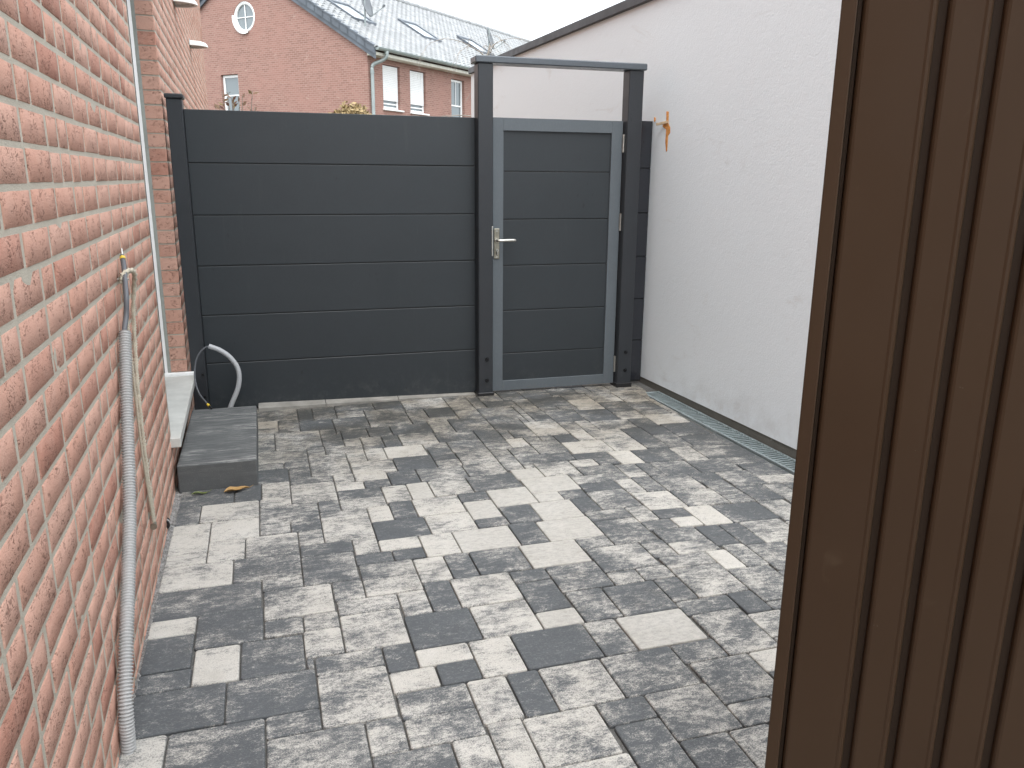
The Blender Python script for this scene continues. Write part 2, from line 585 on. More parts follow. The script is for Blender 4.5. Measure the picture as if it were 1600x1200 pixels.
PAVERS=[(0,400,50,439,8),(0,360,70,400,2),(50,400,99,439,3),(70,381,99,400,4),(0,338,29,360,8),(29,318,71,360,2),(71,320,96,341,4),(71,341,118,381,6),(0,299,29,338,1),(57,278,95,318,3),(0,279,30,299,1.5),(30,279,57,318,9),(0,240,50,279,0.7),(22,190,71,239,2),(0,204,22,240,6),(50,239,100,278,3),(71,220,100,239,2),(96,320,119,341,6),(95,289,119,320,6),(100,269,141,289,4),(119,289,160,333,7),(119,333,161,353,7),(118,353,140,381,6),(140,353,181,378,7),(161,320,181,353,8),(160,279,205,320,0),(181,320,201,362,2),(140,378,181,403,4),(139,403,168,421,1),(168,403,193,421,0.5),(181,362,205,401,7),(205,361,225,401,2),(99,381,139,428,4),(160,260,194,279,9),(141,260,160,289,1),(201,320,246,361,7),(205,279,246,320,8),(225,361,266,401,2),(266,360,314,400,18),(246,342,274,360,2),(274,320,315,360,2),(246,300,274,342,2),(246,279,275,300,17),(275,279,303,320,3),(222,239,272,279,1),(194,239,222,279,8),(272,239,295,279,5),(303,278,344,319,3),(315,339,362,380,4),(315,319,339,339,4),(339,319,364,339,5),(344,286,364,319,4),(364,330,405,350,4),(364,286,405,330,5),(383,350,421,371,6),(405,318,424,350,9),(424,318,444,357,7),(444,308,479,353,2),(405,269,442,318,4),(344,267,385,286,5),(385,258,405,286,0),(383,228,410,258,6),(346,218,383,267,5),(295,239,344,278,18),(315,218,346,239,5),(317,177,358,218,4),(358,197,386,218,9),(267,198,315,239,4),(247,178,277,198,2),(249,128,277,178,2),(277,157,317,198,4),(277,119,306,157,3),(317,157,345,177,4),(306,120,331,157,4),(227,198,267,239,6),(207,198,227,239,1),(183,199,207,239,8),(169,239,194,260,0),(184,158,204,199,7),(163,156,184,191,7),(141,239,169,260,7),(71,174,122,220,4),(100,220,141,269,7),(122,191,142,220,4),(142,215,183,239,4),(142,191,183,215,6),(122,162,163,191,4),(204,158,247,198,8),(195,133,249,158,7),(0,557,47,605,2),(47,556,71,597,1.5),(71,556,97,597,6),(0,517,20,557,2.5),(20,517,69,556,8),(69,538,97,556,6),(69,498,119,538,5),(0,497,30,517,8),(30,477,69,517,8),(0,459,30,497,8),(0,439,30,459,8),(30,439,58,477,8),(58,439,99,477,7),(69,477,94,498,7),(94,477,119,498,2),(99,449,119,477,7),(99,428,140,449,3),(97,586,138,603,2),(97,538,138,586,6),(119,512,138,538,2),(138,536,179,558,4),(138,512,179,536,7),(119,492,160,512,6),(119,449,160,492,7),(160,479,180,512,9),(179,518,203,558,8),(165,558,190,578,3),(138,558,165,578,7),(138,578,158,603,6),(158,578,190,598,8),(203,518,224,559,15),(180,479,201,518,1),(160,441,205,479,1),(160,421,193,441,9),(140,421,160,449,6),(224,520,262,559,7),(262,521,310,559,3),(201,479,244,518,9),(205,441,245,479,8.5),(193,401,221,441,9),(244,500,272,520,2),(245,460,272,500,16),(245,442,273,460,2),(221,401,270,441,17),(272,480,312,521,18),(273,442,302,480,2),(270,400,294,442,2),(312,480,337,501,17),(312,501,362,540,16),(302,440,341,480,18),(294,400,342,440,18),(337,480,361,501,2),(341,448,361,480,2),(362,491,400,512,3),(361,448,400,491,3.5),(400,477,419,512,8),(381,416,401,448,7),(342,427,381,448,3.5),(342,380,381,427,4),(314,380,342,400,3),(401,436,440,477,8.5),(401,416,433,436,1),(381,397,409,416,3),(362,350,383,380,4),(383,371,421,397,2),(409,397,433,416,9),(433,395,461,436,9),(461,396,509,435,1),(465,353,506,396,6),(444,353,465,395,1),(421,357,444,395,1),(509,388,538,435,4),(484,435,510,455,3.5),(484,455,510,493,3.5),(440,436,484,474,4),(510,435,541,473,3),(541,427,563,473,4),(532,677,578,715,8),(549,473,590,495,7),(549,495,590,530,2),(512,473,549,513,3),(499,513,547,550,3),(502,550,529,593,8),(455,553,502,593,1.5),(458,513,499,553,3),(441,513,458,553,3),(440,474,481,513,4),(481,493,512,513,3),(419,477,440,516,4.5),(529,551,590,592,2.5),(547,530,590,551,2.5),(505,593,534,639,3.5),(534,592,590,631,2.5),(534,631,579,677,2),(478,593,505,613,2),(478,613,505,668,2),(55,807,115,864,3.5),(55,779,91,807,9),(91,772,115,807,4),(86,693,136,755,4.5),(115,755,154,797,1),(115,797,133,855,4),(133,797,161,854,3),(154,748,195,797,2.5),(195,749,245,822,5),(159,712,189,748,1.5),(136,732,154,755,3),(136,693,159,732,3),(159,686,178,712,5),(56,653,118,693,4),(56,635,93,653,3.5),(93,635,118,653,4),(56,597,97,635,1.5),(97,603,118,635,3),(118,665,137,693,5),(118,645,157,665,5),(137,665,177,686,6),(118,603,157,645,5.5),(178,687,201,712,8),(178,672,201,687,4),(177,634,198,672,7),(157,634,177,665,7),(158,598,202,634,7.5),(189,712,216,748,2.5),(198,635,241,672,9),(263,705,288,757,6.5),(216,712,263,749,2),(201,672,220,712,2),(220,672,261,712,6),(261,672,307,705,2.5),(241,655,268,672,2.5),(243,615,268,655,1.5),(268,635,307,672,3.5),(269,595,307,635,3.5),(202,595,243,635,1.5),(190,559,219,595,1.5),(219,559,267,595,4),(243,595,269,615,2.5),(267,559,307,595,2.5),(307,633,334,705,3.5),(334,633,355,663,9),(288,705,334,757,3.5),(334,692,373,737,2.5),(334,737,381,794,3.5),(304,778,334,852,5),(247,809,304,867,4.5),(461,753,497,800,8),(497,782,536,815,7.5),(536,774,571,828,7),(461,800,497,828,1),(497,736,533,782,1),(453,704,497,753,1.5),(413,709,453,760,1.5),(412,777,461,821,1.5),(373,663,413,718,7),(413,670,435,709,5),(413,634,434,670,7.5),(435,669,453,709,1.5),(453,669,503,704,5),(434,634,478,669,6.5),(390,596,439,634,9),(439,594,478,634,8.5),(387,576,428,596,1),(428,553,455,594,9),(404,556,428,576,8.5),(377,556,404,576,6.5),(356,604,390,646,3.5),(390,634,413,663,2),(346,665,373,692,5),(355,646,373,665,7.5),(327,604,356,633,5),(327,579,387,604,3.5),(339,540,377,579,4.5),(310,540,339,567,16),(377,532,418,556,2),(362,512,418,532,4.5),(418,516,441,553,7),(0,860,30,900,4),(30,880,80,900,3),(80,864,120,900,2),(120,855,160,900,3),(160,880,210,900,2),(210,880,260,900,1),(260,867,300,900,2),(300,880,350,900,1),(350,860,380,900,2),(380,860,420,900,3),(420,860,470,900,4),(470,860,510,900,2),(510,880,540,900,2),(540,860,570,900,2),(570,860,590,900,5),(30,840,52,880,3),(52,864,80,880,2),(160,854,210,880,2),(210,867,260,880,4),(300,867,350,880,5),(510,840,540,880,2),(210,822,247,867,2),(304,852,350,867,4),(0,840,30,860,2),(350,820,380,860,5),(380,820,410,860,3),(410,821,450,860,2),(450,828,490,860,1),(490,828,510,860,2),(540,828,590,860,4),(161,822,210,854,2),(334,812,350,852,4),(0,800,22,840,4),(22,800,55,840,3),(510,828,540,840,2),(497,815,536,828,2),(571,788,590,828,4),(161,797,195,822,5),(350,794,390,820,2),(390,800,412,820,3),(334,794,350,812,3),(245,769,269,809,4),(269,769,304,809,1),(0,760,22,800,4),(22,760,55,800,3),(390,760,412,800,5),(381,754,390,794,2),(571,768,590,788,2),(55,755,91,779,4),(304,757,334,778,3),(412,760,437,777,4),(437,760,461,777,3),(533,734,571,774,3),(91,755,115,772,3),(245,757,304,769,2),(571,728,590,768,5),(0,720,55,760,4),(390,718,413,760,3),(55,715,86,755,5),(381,718,390,754,2),(497,704,532,736,5),(532,715,571,734,2),(571,715,590,728,1),(0,680,22,720,4),(22,680,55,720,1),(55,693,86,715,3),(578,695,590,715,2),(503,668,532,704,1),(578,677,590,695,3),(334,663,346,692,4),(0,640,56,680,1),(579,631,590,677,2),(505,639,534,668,1),(373,646,390,663,3),(0,605,22,640,3),(22,605,56,640,4),(307,613,327,633,2),(307,567,327,613,5),(327,567,339,579,1),(563,453,590,473,4),(563,413,590,453,2),(538,407,563,427,3),(563,393,590,413,4),(538,387,563,407,3),(563,353,590,393,2),(506,348,538,388,2),(538,347,563,387,4),(479,313,506,353,5),(563,313,590,353,2),(506,308,538,348,2),(538,327,563,347,3),(538,307,563,327,3),(479,273,506,313,2),(563,273,590,313,4),(442,268,479,308,5),(506,268,538,308,4),(538,267,563,307,3),(479,233,506,273,5),(563,233,590,273,4),(405,258,442,269,2),(444,228,479,268,2),(506,228,538,268,3),(538,247,563,267,4),(410,238,444,258,4),(538,207,563,247,4),(410,198,444,238,1),(479,193,506,233,2),(563,193,590,233,4),(383,218,410,228,4),(444,188,479,228,4),(506,188,538,228,3),(386,178,410,218,1),(538,187,563,207,1),(0,164,22,204,3),(410,158,444,198,3),(358,177,386,197,1),(479,153,506,193,3),(563,153,590,193,1),(22,170,44,190,1),(44,170,71,190,3),(444,148,479,188,2),(506,168,538,188,4),(538,147,563,187,4),(386,158,410,178,1),(345,157,358,177,2),(358,157,386,177,3),(71,154,122,174,3),(22,130,71,170,1),(506,148,538,168,4),(0,124,22,164,5),(122,122,163,162,4),(184,118,195,158,8),(386,118,444,158,1),(331,117,358,157,5),(358,117,386,157,5),(163,136,184,156,2),(71,134,122,154,2),(479,113,506,153,3),(563,133,590,153,4),(444,108,479,148,2),(506,108,538,148,7),(538,107,563,147,8),(163,116,184,136,4),(71,114,122,134,4),(195,93,235,133,7),(235,113,249,133,3),(563,93,590,133,3),(22,90,52,130,1),(52,110,71,130,1),(249,88,277,128,4),(0,104,22,124,1),(122,82,144,122,7),(144,82,163,122,7),(306,80,331,120,2),(277,79,306,119,8),(184,78,195,118,8),(386,78,426,118,5),(426,78,444,118,2),(331,97,358,117,2),(358,77,386,117,7),(163,76,184,116,8),(71,74,122,114,8),(235,73,249,113,8),(479,73,506,113,4),(52,90,71,110,5),(444,68,479,108,8),(506,68,538,108,8),(538,67,563,107,3),(0,64,22,104,5),(331,57,358,97,2),(195,53,235,93,3),(563,73,590,93,1),(22,70,44,90,2),(44,50,71,90,1),(249,48,277,88,1),(122,42,163,82,4),(306,40,331,80,7),(277,59,306,79,1),(184,58,195,78,8),(386,38,444,78,4),(358,37,386,77,4),(163,56,184,76,5),(71,54,122,74,7),(235,33,249,73,8),(479,33,506,73,8),(563,33,590,73,8),(22,30,44,70,5),(444,28,479,68,5),(506,28,538,68,4),(538,47,563,67,3),(0,44,22,64,5),(277,39,306,59,7),(184,18,195,58,2),(331,37,358,57,3),(163,16,184,56,2),(71,14,122,54,1),(195,33,235,53,7),(44,30,71,50,2),(249,28,277,48,8),(538,27,563,47,5),(0,0,22,44,1),(122,22,163,42,4),(306,20,331,40,8),(277,0,306,39,3),(386,0,408,38,4),(408,0,444,38,4),(331,0,358,37,3),(358,17,386,37,8),(195,13,235,33,3),(235,13,249,33,4),(479,0,506,33,3),(563,0,590,33,5),(22,0,71,30,2),(249,0,277,28,5),(444,0,479,28,3),(506,0,538,28,2),(538,0,563,27,5),(122,0,144,22,1),(144,0,163,22,4),(306,0,331,20,4),(184,0,195,18,8),(358,0,386,17,2),(163,0,184,16,8),(71,0,122,14,4),(195,0,235,13,5),(235,0,249,13,5),(115,855,120,864,4),(450,821,461,828,1),(453,753,461,760,4),(245,749,263,757,2),(154,732,159,748,2),(373,718,381,737,3),(137,686,159,693,4),(47,597,56,605,4),(362,532,377,540,2),(95,278,100,289,5)]

# ------------------------------------------------------------------ ground and paving
mb = MB()
mb.add([(-90, -60, -.10), (120, -60, -.10), (120, 160, -.10), (-90, 160, -.10)], [(0, 1, 2, 3)])
ground = mb.build('ground', M['terrain'], kind='structure')

PX0, PY0, PG = -.43, .8, .005
WALL_X = lambda y: 2.806 - .0425 * y                  # face of the white wall
def fall(x, y):
    """the paving falls a few centimetres towards the drain"""
    return -.034 * max(0.0, (x - 1.6) / .95) * max(.15, min(1.0, (5.6 - y) / 2.2))

mb = MB()
xs_, ys_ = (-.60, 1.6, 2.0, 2.4, 2.9), (-1.6, 2.0, 3.4, 4.2, 5.0, 5.45)
mb.add([(x, y, -.011 + fall(x, y)) for y in ys_ for x in xs_], [(j * 5 + i, j * 5 + i + 1, j * 5 + i + 6, j * 5 + i + 5) for j in range(5) for i in range(4)])
paving = mb.build('paving', M['sand'], kind='structure')

def clip_right(x, y):
    lim = WALL_X(y) - (.142 if y < 4.87 else .004)
    return min(x, lim)

def paver_shape(x0, y0, x1, y1, z, tilt, rr):
    """chamfered concrete paver with slightly rounded corners; returns verts, faces"""
    j = .0020
    x0, y0, y1 = x0 + j + rr.uniform(-.0006, .0008), y0 + j + rr.uniform(-.0006, .0008), y1 - j - rr.uniform(-.0006, .0008)
    xa, xb = clip_right(x1, y0) - j, clip_right(x1, y1) - j
    if min(xa, xb) - x0 < .02 or y1 - y0 < .015:
        return None
    c = .006
    ring = [(x0 + c, y0), (xa - c, y0), (xa, y0 + c), (xb, y1 - c), (xb - c, y1), (x0 + c, y1), (x0, y1 - c), (x0, y0 + c)]
    cx, cy_ = (x0 + (xa + xb) / 2) / 2, (y0 + y1) / 2
    def zz(x, y):
        return z + (x - cx) * tilt[0] + (y - cy_) * tilt[1] + fall(x, y)
    def ins(d):
        out = []
        for x, y in ring:
            sx = (x - cx) * (1 - 2 * d / max(.03, (xa - x0)))
            sy_ = (y - cy_) * (1 - 2 * d / max(.03, (y1 - y0)))
            out.append((cx + sx, cy_ + sy_))
        return out
    v = [(x, y, -.09) for x, y in ring] + [(x, y, zz(x, y) - .0042) for x, y in ring]
    v += [(x, y, zz(x, y) - .0012) for x, y in ins(.0016)] + [(x, y, zz(x, y)) for x, y in ins(.0045)]
    f = []
    for L in range(3):
        for k in range(8):
            a, b = L * 8 + k, L * 8 + (k + 1) % 8
            f.append((a, b, b + 8, a + 8))
    f.append(tuple(range(24, 32)))
    return v, f

TONE = (.02, .10, .20, .29, .37, .445, .52, .60, .72, .88)
scored = []
for i, (a, b, c, d, t) in enumerate(PAVERS):
    x0, y0, x1, y1 = PX0 + a * PG, PY0 + b * PG, PX0 + c * PG, PY0 + d * PG
    q = [project((x, y, 0)) for x, y in ((x0, y0), (x1, y0), (x1, y1), (x0, y1))]
    area = 0
    if all(q):
        mx, my = sum(k[0] for k in q) / 4, sum(k[1] for k in q) / 4
        if -20 < mx < 1250 and 560 < my < 1230:
            area = abs(sum(q[k][0] * q[(k + 1) % 4][1] - q[(k + 1) % 4][0] * q[k][1] for k in range(4))) / 2
    scored.append((area, i, x0, y0, x1, y1, t))
scored.sort(reverse=True)
rest = MB()
for n, (area, i, x0, y0, x1, y1, t) in enumerate(scored):
    # the step stands on the pavers under it; leave its own foot clear
    sh = paver_shape(x0, y0, x1, y1, R.uniform(-.0012, .0012), (R.uniform(-.004, .004), R.uniform(-.004, .004)), R)
    if sh is None:
        continue
    if n < 298 and area > 60:
        tn = (t - 10) / 9 + 1.5 if t >= 10 else TONE[int(t)] + (t - int(t)) * .09
        mb = MB()
        mb.add(*sh)
        o = mb.build('paver', M['paver'], paving)
        o['tone'] = float(max(0.0, tn + R.uniform(-.03, .03)))
    else:
        rest.add(*sh)
for k in range(14):                                    # rows behind the camera
    for q in range(10):
        sh = paver_shape(-.43 + q * .31, -1.5 + k * .1645, -.43 + (q + 1) * .31, -1.5 + (k + 1) * .1645, 0, (0, 0), R)
        if sh:
            rest.add(*sh)
o = rest.build('paver', M['paver'], paving, kind='stuff')
o['tone'] = .40

# pale edging stones that wedge up to the foot of the fence
ex = [-.085, .33, .80, 1.325]
for a, b in zip(ex, ex[1:]):
    mb = MB()
    za, zb = .036 - .021 * (a + .085), .036 - .021 * (b + .085)
    ya, yb = 5.135, 5.135
    fa, fb = 5.062, 5.088
    w = lambda x: fa + (fb - fa) * (x - ex[0]) / (ex[-1] - ex[0])
    a2, b2 = a + .002, b - .002
    v = [(a2, w(a2), -.03), (b2, w(b2), -.03), (b2, yb, -.03), (a2, ya, -.03),
         (a2, w(a2), za * .55), (b2, w(b2), zb * .55), (b2, yb, zb), (a2, ya, za), (a2, w(a2) + .006, za * .62), (b2, w(b2) + .006, zb * .62)]
    f = [(0, 1, 5, 4), (4, 5, 9, 8), (8, 9, 6, 7), (1, 2, 6, 9, 5), (2, 3, 7, 6), (3, 0, 4, 8, 7)]
    mb.add(v, f).build('edging_stone', M['lightkerb'], paving)

# grit between wall and pavers
g = MB()
HX = lambda y: -.3977 - .0159 * y                      # face of the brick wall
for k in range(1500):
    y = R.uniform(.9, 3.75)
    x = R.uniform(HX(y) + .002, -.424)
    r = R.uniform(.0018, .0042)
    z = -.004 + R.uniform(0, .003)
    v = [(x + r * R.uniform(.7, 1.3), y, z), (x, y + r * R.uniform(.7, 1.3), z), (x - r, y, z), (x, y - r, z), (x, y, z + r), (x, y, z - r)]
    g.add(v, [(0, 1, 4), (1, 2, 4), (2, 3, 4), (3, 0, 4), (1, 0, 5), (2, 1, 5), (3, 2, 5), (0, 3, 5)])
yy = [.8 + .1 * k for k in range(31)]
g.add([(HX(y) - .01, y, -.004) for y in yy] + [(-.425, y, -.006) for y in yy], [(k, k + 31, k + 32, k + 1) for k in range(30)])
g.build('gravel', M['gravel'], kind='stuff')

# ------------------------------------------------------------------ brick house on the left (local x = out of the wall, y = along it)
house = thing('brick_house', 'red brick house wall with white framed doorway on the left of the yard', 'house', (-.3977, 0, 0), .0159)
YN, YF, YE = 3.855, 5.10, 13.1                       # near and far edge of the doorway, far corner of the house
ZS, ZL = .20, 2.52                                   # under the sill, lintel
mb = MB()
MX = -.0006
for y0, y1, z0, z1 in ((-3.2, YN - .004, -.1, 5.4), (YF + .004, YE - .004, -.1, 5.4), (YN - .004, YF + .004, ZL + .004, 5.4), (YN - .004, YF + .004, -.1, ZS)):
    mb.box(-.30, MX, y0, y1, z0, z1)
mb.box(-7.5, -.302, -3.2, YE - .01, -.1, 5.38)
wall = mb.build('wall', M['mortar'], house)

def brick_mesh(name, L, h, D, rr):
    """front face is a jittered 4 x 2 grid with rounded arrises"""
    b = .0028
    nx, nz = 5, 2
    v, f, sm = [], [], []
    ph = rr.uniform(0, 100)
    def jit(y, z, a):
        return noise.noise(Vector((y * 22 + ph, z * 22, ph))) * a
    for i in range(nx + 1):
        for k in range(nz + 1):
            y, z = b + (L - 2 * b) * i / nx, b + (h - 2 * b) * k / nz
            v.append((jit(y, z, .0016) + .0006, y, z))
    def V(i, k):
        return i * (nz + 1) + k
    for i in range(nx):
        for k in range(nz):
            f.append((V(i, k), V(i + 1, k), V(i + 1, k + 1), V(i, k + 1)))
    per = [(i, 0) for i in range(nx)] + [(nx, k) for k in range(nz)] + [(i, nz) for i in range(nx, 0, -1)] + [(0, k) for k in range(nz, 0, -1)]
    n = len(per)
    o = len(v)
    for i, k in per:
        y, z = L * i / nx, h * k / nz
        oy = jit(y, z + 7, .0022) if k in (0, nz) else 0
        v.append((-.0042, y + jit(z, y + 3, .002), z + oy))
    o2 = len(v)
    for i, k in per:
        v.append((-D, L * i / nx, h * k / nz))
    for q in range(n):
        r = (q + 1) % n
        a, c = V(*per[q]), V(*per[r])
        f.append((a, o + q, o + r, c))
        f.append((o + q, o2 + q, o2 + r, o + r))
    return v, f

CH, BH, Z00 = .0768, .0682, -.034 + .0040
variants = {}
for kind, L in (('s', .208), ('h', .098)):
    variants[kind] = [brick_mesh('brick', L, BH, .1, R) for _ in range(9)]
brick_data = {}
def brick_datablock(kind, i):
    if (kind, i) not in brick_data:
        me = bpy.data.meshes.new('brick')
        me.from_pydata(variants[kind][i][0], [], variants[kind][i][1])
        bm = bmesh.new(); bm.from_mesh(me); bmesh.ops.recalc_face_normals(bm, faces=bm.faces); bm.to_mesh(me); bm.free()
        me.polygons.foreach_set('use_smooth', [len(p_.vertices) == 4 and abs(p_.normal.x) > .6 for p_ in me.polygons])
        me.materials.append(M['brick'])
        brick_data[kind, i] = me
    return brick_data[kind, i]

places = []                                          # (area, kind, variant, x, y, z)
hm = Matrix.Translation((-.3977, 0, 0)) @ Matrix.Rotation(.0159, 4, 'Z')
def lay(y0, y1, z, lead=None):
    y = y0
    first = True
    last = None
    run = 0
    while y < y1 - .04:
        left = y1 - y
        if first and lead:
            kind = lead
        elif left < .15:
            kind = 'h'
        elif left < .33 and left > .2:
            kind = 's' if left < .26 else ('h' if left > .30 else 's')
        else:
            kind = 'h' if (run >= 3 and R.random() < .5) or (last == 'h' and R.random() < .22) or R.random() < .08 else 's'
        L = .209 if kind == 's' else .099
        run = run + 1 if kind == 's' else 0
        last = kind
        first = False
        places.append((kind, R.randrange(9), R.uniform(-.0008, .0010), y + R.uniform(-.0012, .0012), z + R.uniform(-.0012, .0012), min(1.0, left / L) if left < L else 1.0))
        y += L + .0140
for k in range(70):
    z = Z00 + k * CH
    if z > 5.3:
        break
    if z < ZL - .05 and z > ZS - .02:
        lay(-1.3 - (k % 2) * .11, YN, z - .025)
        lay(YF, YE, z, 'h' if k % 2 else 's')
    else:
        lay(-1.3 - (k % 3) * .074, YN, z - .025)
        lay(YN + .012, YE, z)
ranked = []
for pl in places:
    kind, var, x, y, z, sc = pl
    L = (.209 if kind == 's' else .099)
    q = [project(hm @ Vector(c)) for c in ((0, y, z), (0, y + L, z), (0, y + L, z + BH), (0, y, z + BH))]
    ar = 0
    if all(q):
        mx, my = sum(k[0] for k in q) / 4, sum(k[1] for k in q) / 4
        if -60 < mx < 400 and -40 < my < 1240:
            ar = abs(sum(q[k][0] * q[(k + 1) % 4][1] - q[(k + 1) % 4][0] * q[k][1] for k in range(4))) / 2
            if abs(y - YF) < .01 and z < ZL:
                ar += 700                            # its end face shows in the doorway
    ranked.append((ar, pl))
ranked.sort(key=lambda q: -q[0])
rest = MB()
for n, (ar, (kind, var, x, y, z, sc)) in enumerate(ranked):
    if n < 298 and ar > 40:
        o = bpy.data.objects.new('brick', brick_datablock(kind, var))
        COL.objects.link(o)
        o.parent = wall
        o.location = (x, y, z)
        o.scale = (1, sc, 1)
    else:
        v, f = variants[kind][var]
        vv = [(p[0] + x, p[1] * sc + y, p[2] + z) for p in v]
        o_ = len(rest.v)
        rest.add(vv, f)
        rest.sm[-len(f):] = [q < 10 for q in range(len(f))]
rest.build('brick', M['brick'], wall, kind='stuff')

# doorway: white frame set back in the reveal
df = MB()
IX = -.1455
df.box(IX - .07, IX, YF - .062, YF + .002, .25, ZL - .02, .003)
df.box(IX - .07, IX, YN + .005, YN + .07, .25, ZL - .02, .003)
df.box(IX - .07, IX, YN + .071, YF - .063, ZL - .09, ZL - .02, .003)
dframe = df.build('door_frame', M['pvc'], house)
gv_ = [(-.1226, YF - .034), (-.1092, YF - .012), (-.1092, YF + .002), (-.1226, YF + .002)]  # front face chamfered outward so the white strip catches more skylight
MB().add([(a, b, z) for z in (.255, ZL - .02) for a, b in gv_], [(0, 1, 5, 4), (1, 2, 6, 5), (2, 3, 7, 6), (3, 0, 4, 7), (3, 2, 1, 0), (4, 5, 6, 7)]).build('guide_cover', M['pvc'], dframe)
MB().box(-.1455, -.1357, YF - .018, YF + .002, .255, ZL - .02).box(-.1287, -.1227, YF - .016, YF + .002, .255, ZL - .02).build('gasket', M['gasket'], dframe)
MB().box(-.1355, -.1289, YF - .022, YF + .002, .255, ZL - .02, .001).build('guide_rail', M['conduit'], dframe)
MB().box(-.1088, -.0905, YF - .006, YF + .002, .255, ZL - .02, .001).build('sealant', M['seal'], dframe)
MB().box(IX - .055, IX - .03, YN + .072, YF - .064, .26, ZL - .1).build('pane', M['glass'], dframe)
sl = MB()
sx0, sx1 = -.20, .044
sl.box(sx0, sx1, YN - .062, YF - .035, .212, .258, .003)
sill = sl.build('door_sill', M['sill'], house)
MB().box(sx0, .040, YF - .034, YF - .008, .214, .276, .003).build('end_lip', M['pvc'], sill)
MB().box(-.19, -.006, YN - .04, YF - .06, .15, .2115).build('sill_bed', M['mortar'], house)

# half-round wall lamps
def lamp(y, z, label):
    t = thing('wall_lamp', label, 'wall lamp', tuple(hm @ Vector((0, y, z))), .0159, 'white lamps on the brick wall')
    rx, ry, h = .165, .13, .046
    v, f = [], []
    n, m = 18, 5
    for j in range(m + 1):
        a = j / m
        if j < m:
            s_, zz = (1 - .18 * a ** 2), h * a
        else:
            s_, zz = .70, h * 1.02
        for k in range(n + 1):
            th = -math.pi / 2 + math.pi * k / n
            v.append((rx * s_ * math.cos(th) + .004, ry * s_ * math.sin(th), zz))
    for j in range(m):
        for k in range(n):
            a = j * (n + 1) + k
            f.append((a, a + 1, a + n + 2, a + n + 1))
    f.append(tuple(range(m * (n + 1), (m + 1) * (n + 1))))
    MB().add(v, f, False).build('shell', M['lampwhite'], t)
    v = [(rx * .86 * math.cos(-math.pi / 2 + math.pi * k / n) + .004, ry * .86 * math.sin(-math.pi / 2 + math.pi * k / n), .012) for k in range(n + 1)]
    MB().add(v, [tuple(range(n + 1))]).build('lens', M['lens'], t)
    rim = MB()
    a = [(rx * 1.0 * math.cos(-math.pi / 2 + math.pi * k / n) + .004, ry * math.sin(-math.pi / 2 + math.pi * k / n), .0) for k in range(n + 1)]
    b = [(rx * .86 * math.cos(-math.pi / 2 + math.pi * k / n) + .004, ry * .86 * math.sin(-math.pi / 2 + math.pi * k / n), .0) for k in range(n + 1)]
    c = [(q[0], q[1], .012) for q in b]
    rim.add(a + b + c, [(k, k + 1, k + n + 2, k + n + 1) for k in range(n)] + [(k + n + 1, k + n + 2, k + 2 * n + 3, k + 2 * n + 2) for k in range(n)])
    rim.build('rim', M['lampwhite'], t)
    MB().box(-.002, .008, -.13, .13, .005, .06, .002).build('back_plate', M['zincpipe'], t)
    return t
lamp(7.05, 2.685, 'white half-round wall lamp nearer the doorway, cut by the top of the picture')
lamp(9.05, 2.665, 'white half-round wall lamp nearer the corner of the brick wall, against the house behind')

# ------------------------------------------------------------------ white rendered building on the right (local x = into the building)
wb = thing('rendered_building', 'white rendered building with dark roof flashing and weathered plinth, right of the gate', 'building', (2.806, 0, 0), .0425)
MB().box(0, 6.0, -3.5, 9.40, .030, 2.64).build('wall', M['stucco'], wb)
MB().box(.006, 5.9, -3.4, 9.39, -.1, .0295, .003).build('plinth', M['plinth'], wb)
cp_ = MB()
cp_.box(-.024, 6.05, -3.55, 9.43, 2.573, 2.642, .006)
cop = cp_.build('roof_flashing', M['coping'], wb)
MB().box(.3, 5.8, -3.2, 9.0, 2.6425, 2.665).build('roof', M['coping'], wb)

# drain in front of the plinth
dr = thing('drain_channel', 'galvanised slotted drain grating along the foot of the white wall', 'drain', (2.806, 0, -.055), .0425)
dr.rotation_euler = (.0085, 0, .0425)
d0, d1 = -.134, -.006
f = MB()
f.box(d0, d0 + .016, -1.2, 4.88, -.03, .003, .001).box(d1 - .010, d1, -1.2, 4.88, -.03, .004, .001)
f.box(d0 + .0165, d1 - .0105, 4.868, 4.88, -.03, .003, .001)
f.build('rim', M['zinc'], dr)
g = MB()
y = -1.19
while y < 4.86:
    g.box(d0 + .017, d1 - .026, y, y + .0135, -.014, .0015)
    g.box(d1 - .0255, d1 - .011, y - .003, y + .010, -.014, .0058, .001)
    y += .0285
g.build('grating', M['zinc'], dr, kind='stuff')
MB().box(d0 + .0165, d1 - .0105, -1.19, 4.866, -.06, -.022).build('trough', M['gasket'], dr)

# orange foam on the wall and the wooden wedge beside it
def on_wall(y, z, x=0.0):
    return Matrix.Translation((2.806, 0, 0)) @ Matrix.Rotation(.0425, 4, 'Z') @ Vector((x, y, z))
def blob(pts, depth, mat, name):
    """an uneven lump of foam pressed on the wall: outline in (y, z)"""
    mb = MB()
    cy_ = sum(p[0] for p in pts) / len(pts); cz = sum(p[1] for p in pts) / len(pts)
    n = len(pts)
    v = [tuple(on_wall(a, b, .004)) for a, b in pts]
    v += [tuple(on_wall(cy_ + (a - cy_) * .86, cz + (b - cz) * .93, -depth * R.uniform(.7, 1.2))) for a, b in pts]
    v += [tuple(on_wall(cy_ + (a - cy_) * .4, cz + (b - cz) * .6, -depth * R.uniform(1.1, 1.6))) for a, b in pts]
    fs = [(k, (k + 1) % n, n + (k + 1) % n, n + k) for k in range(n)] + [(n + k, n + (k + 1) % n, 2 * n + (k + 1) % n, 2 * n + k) for k in range(n)] + [tuple(range(2 * n, 3 * n))]
    return mb.add(v, fs).build(name, mat)
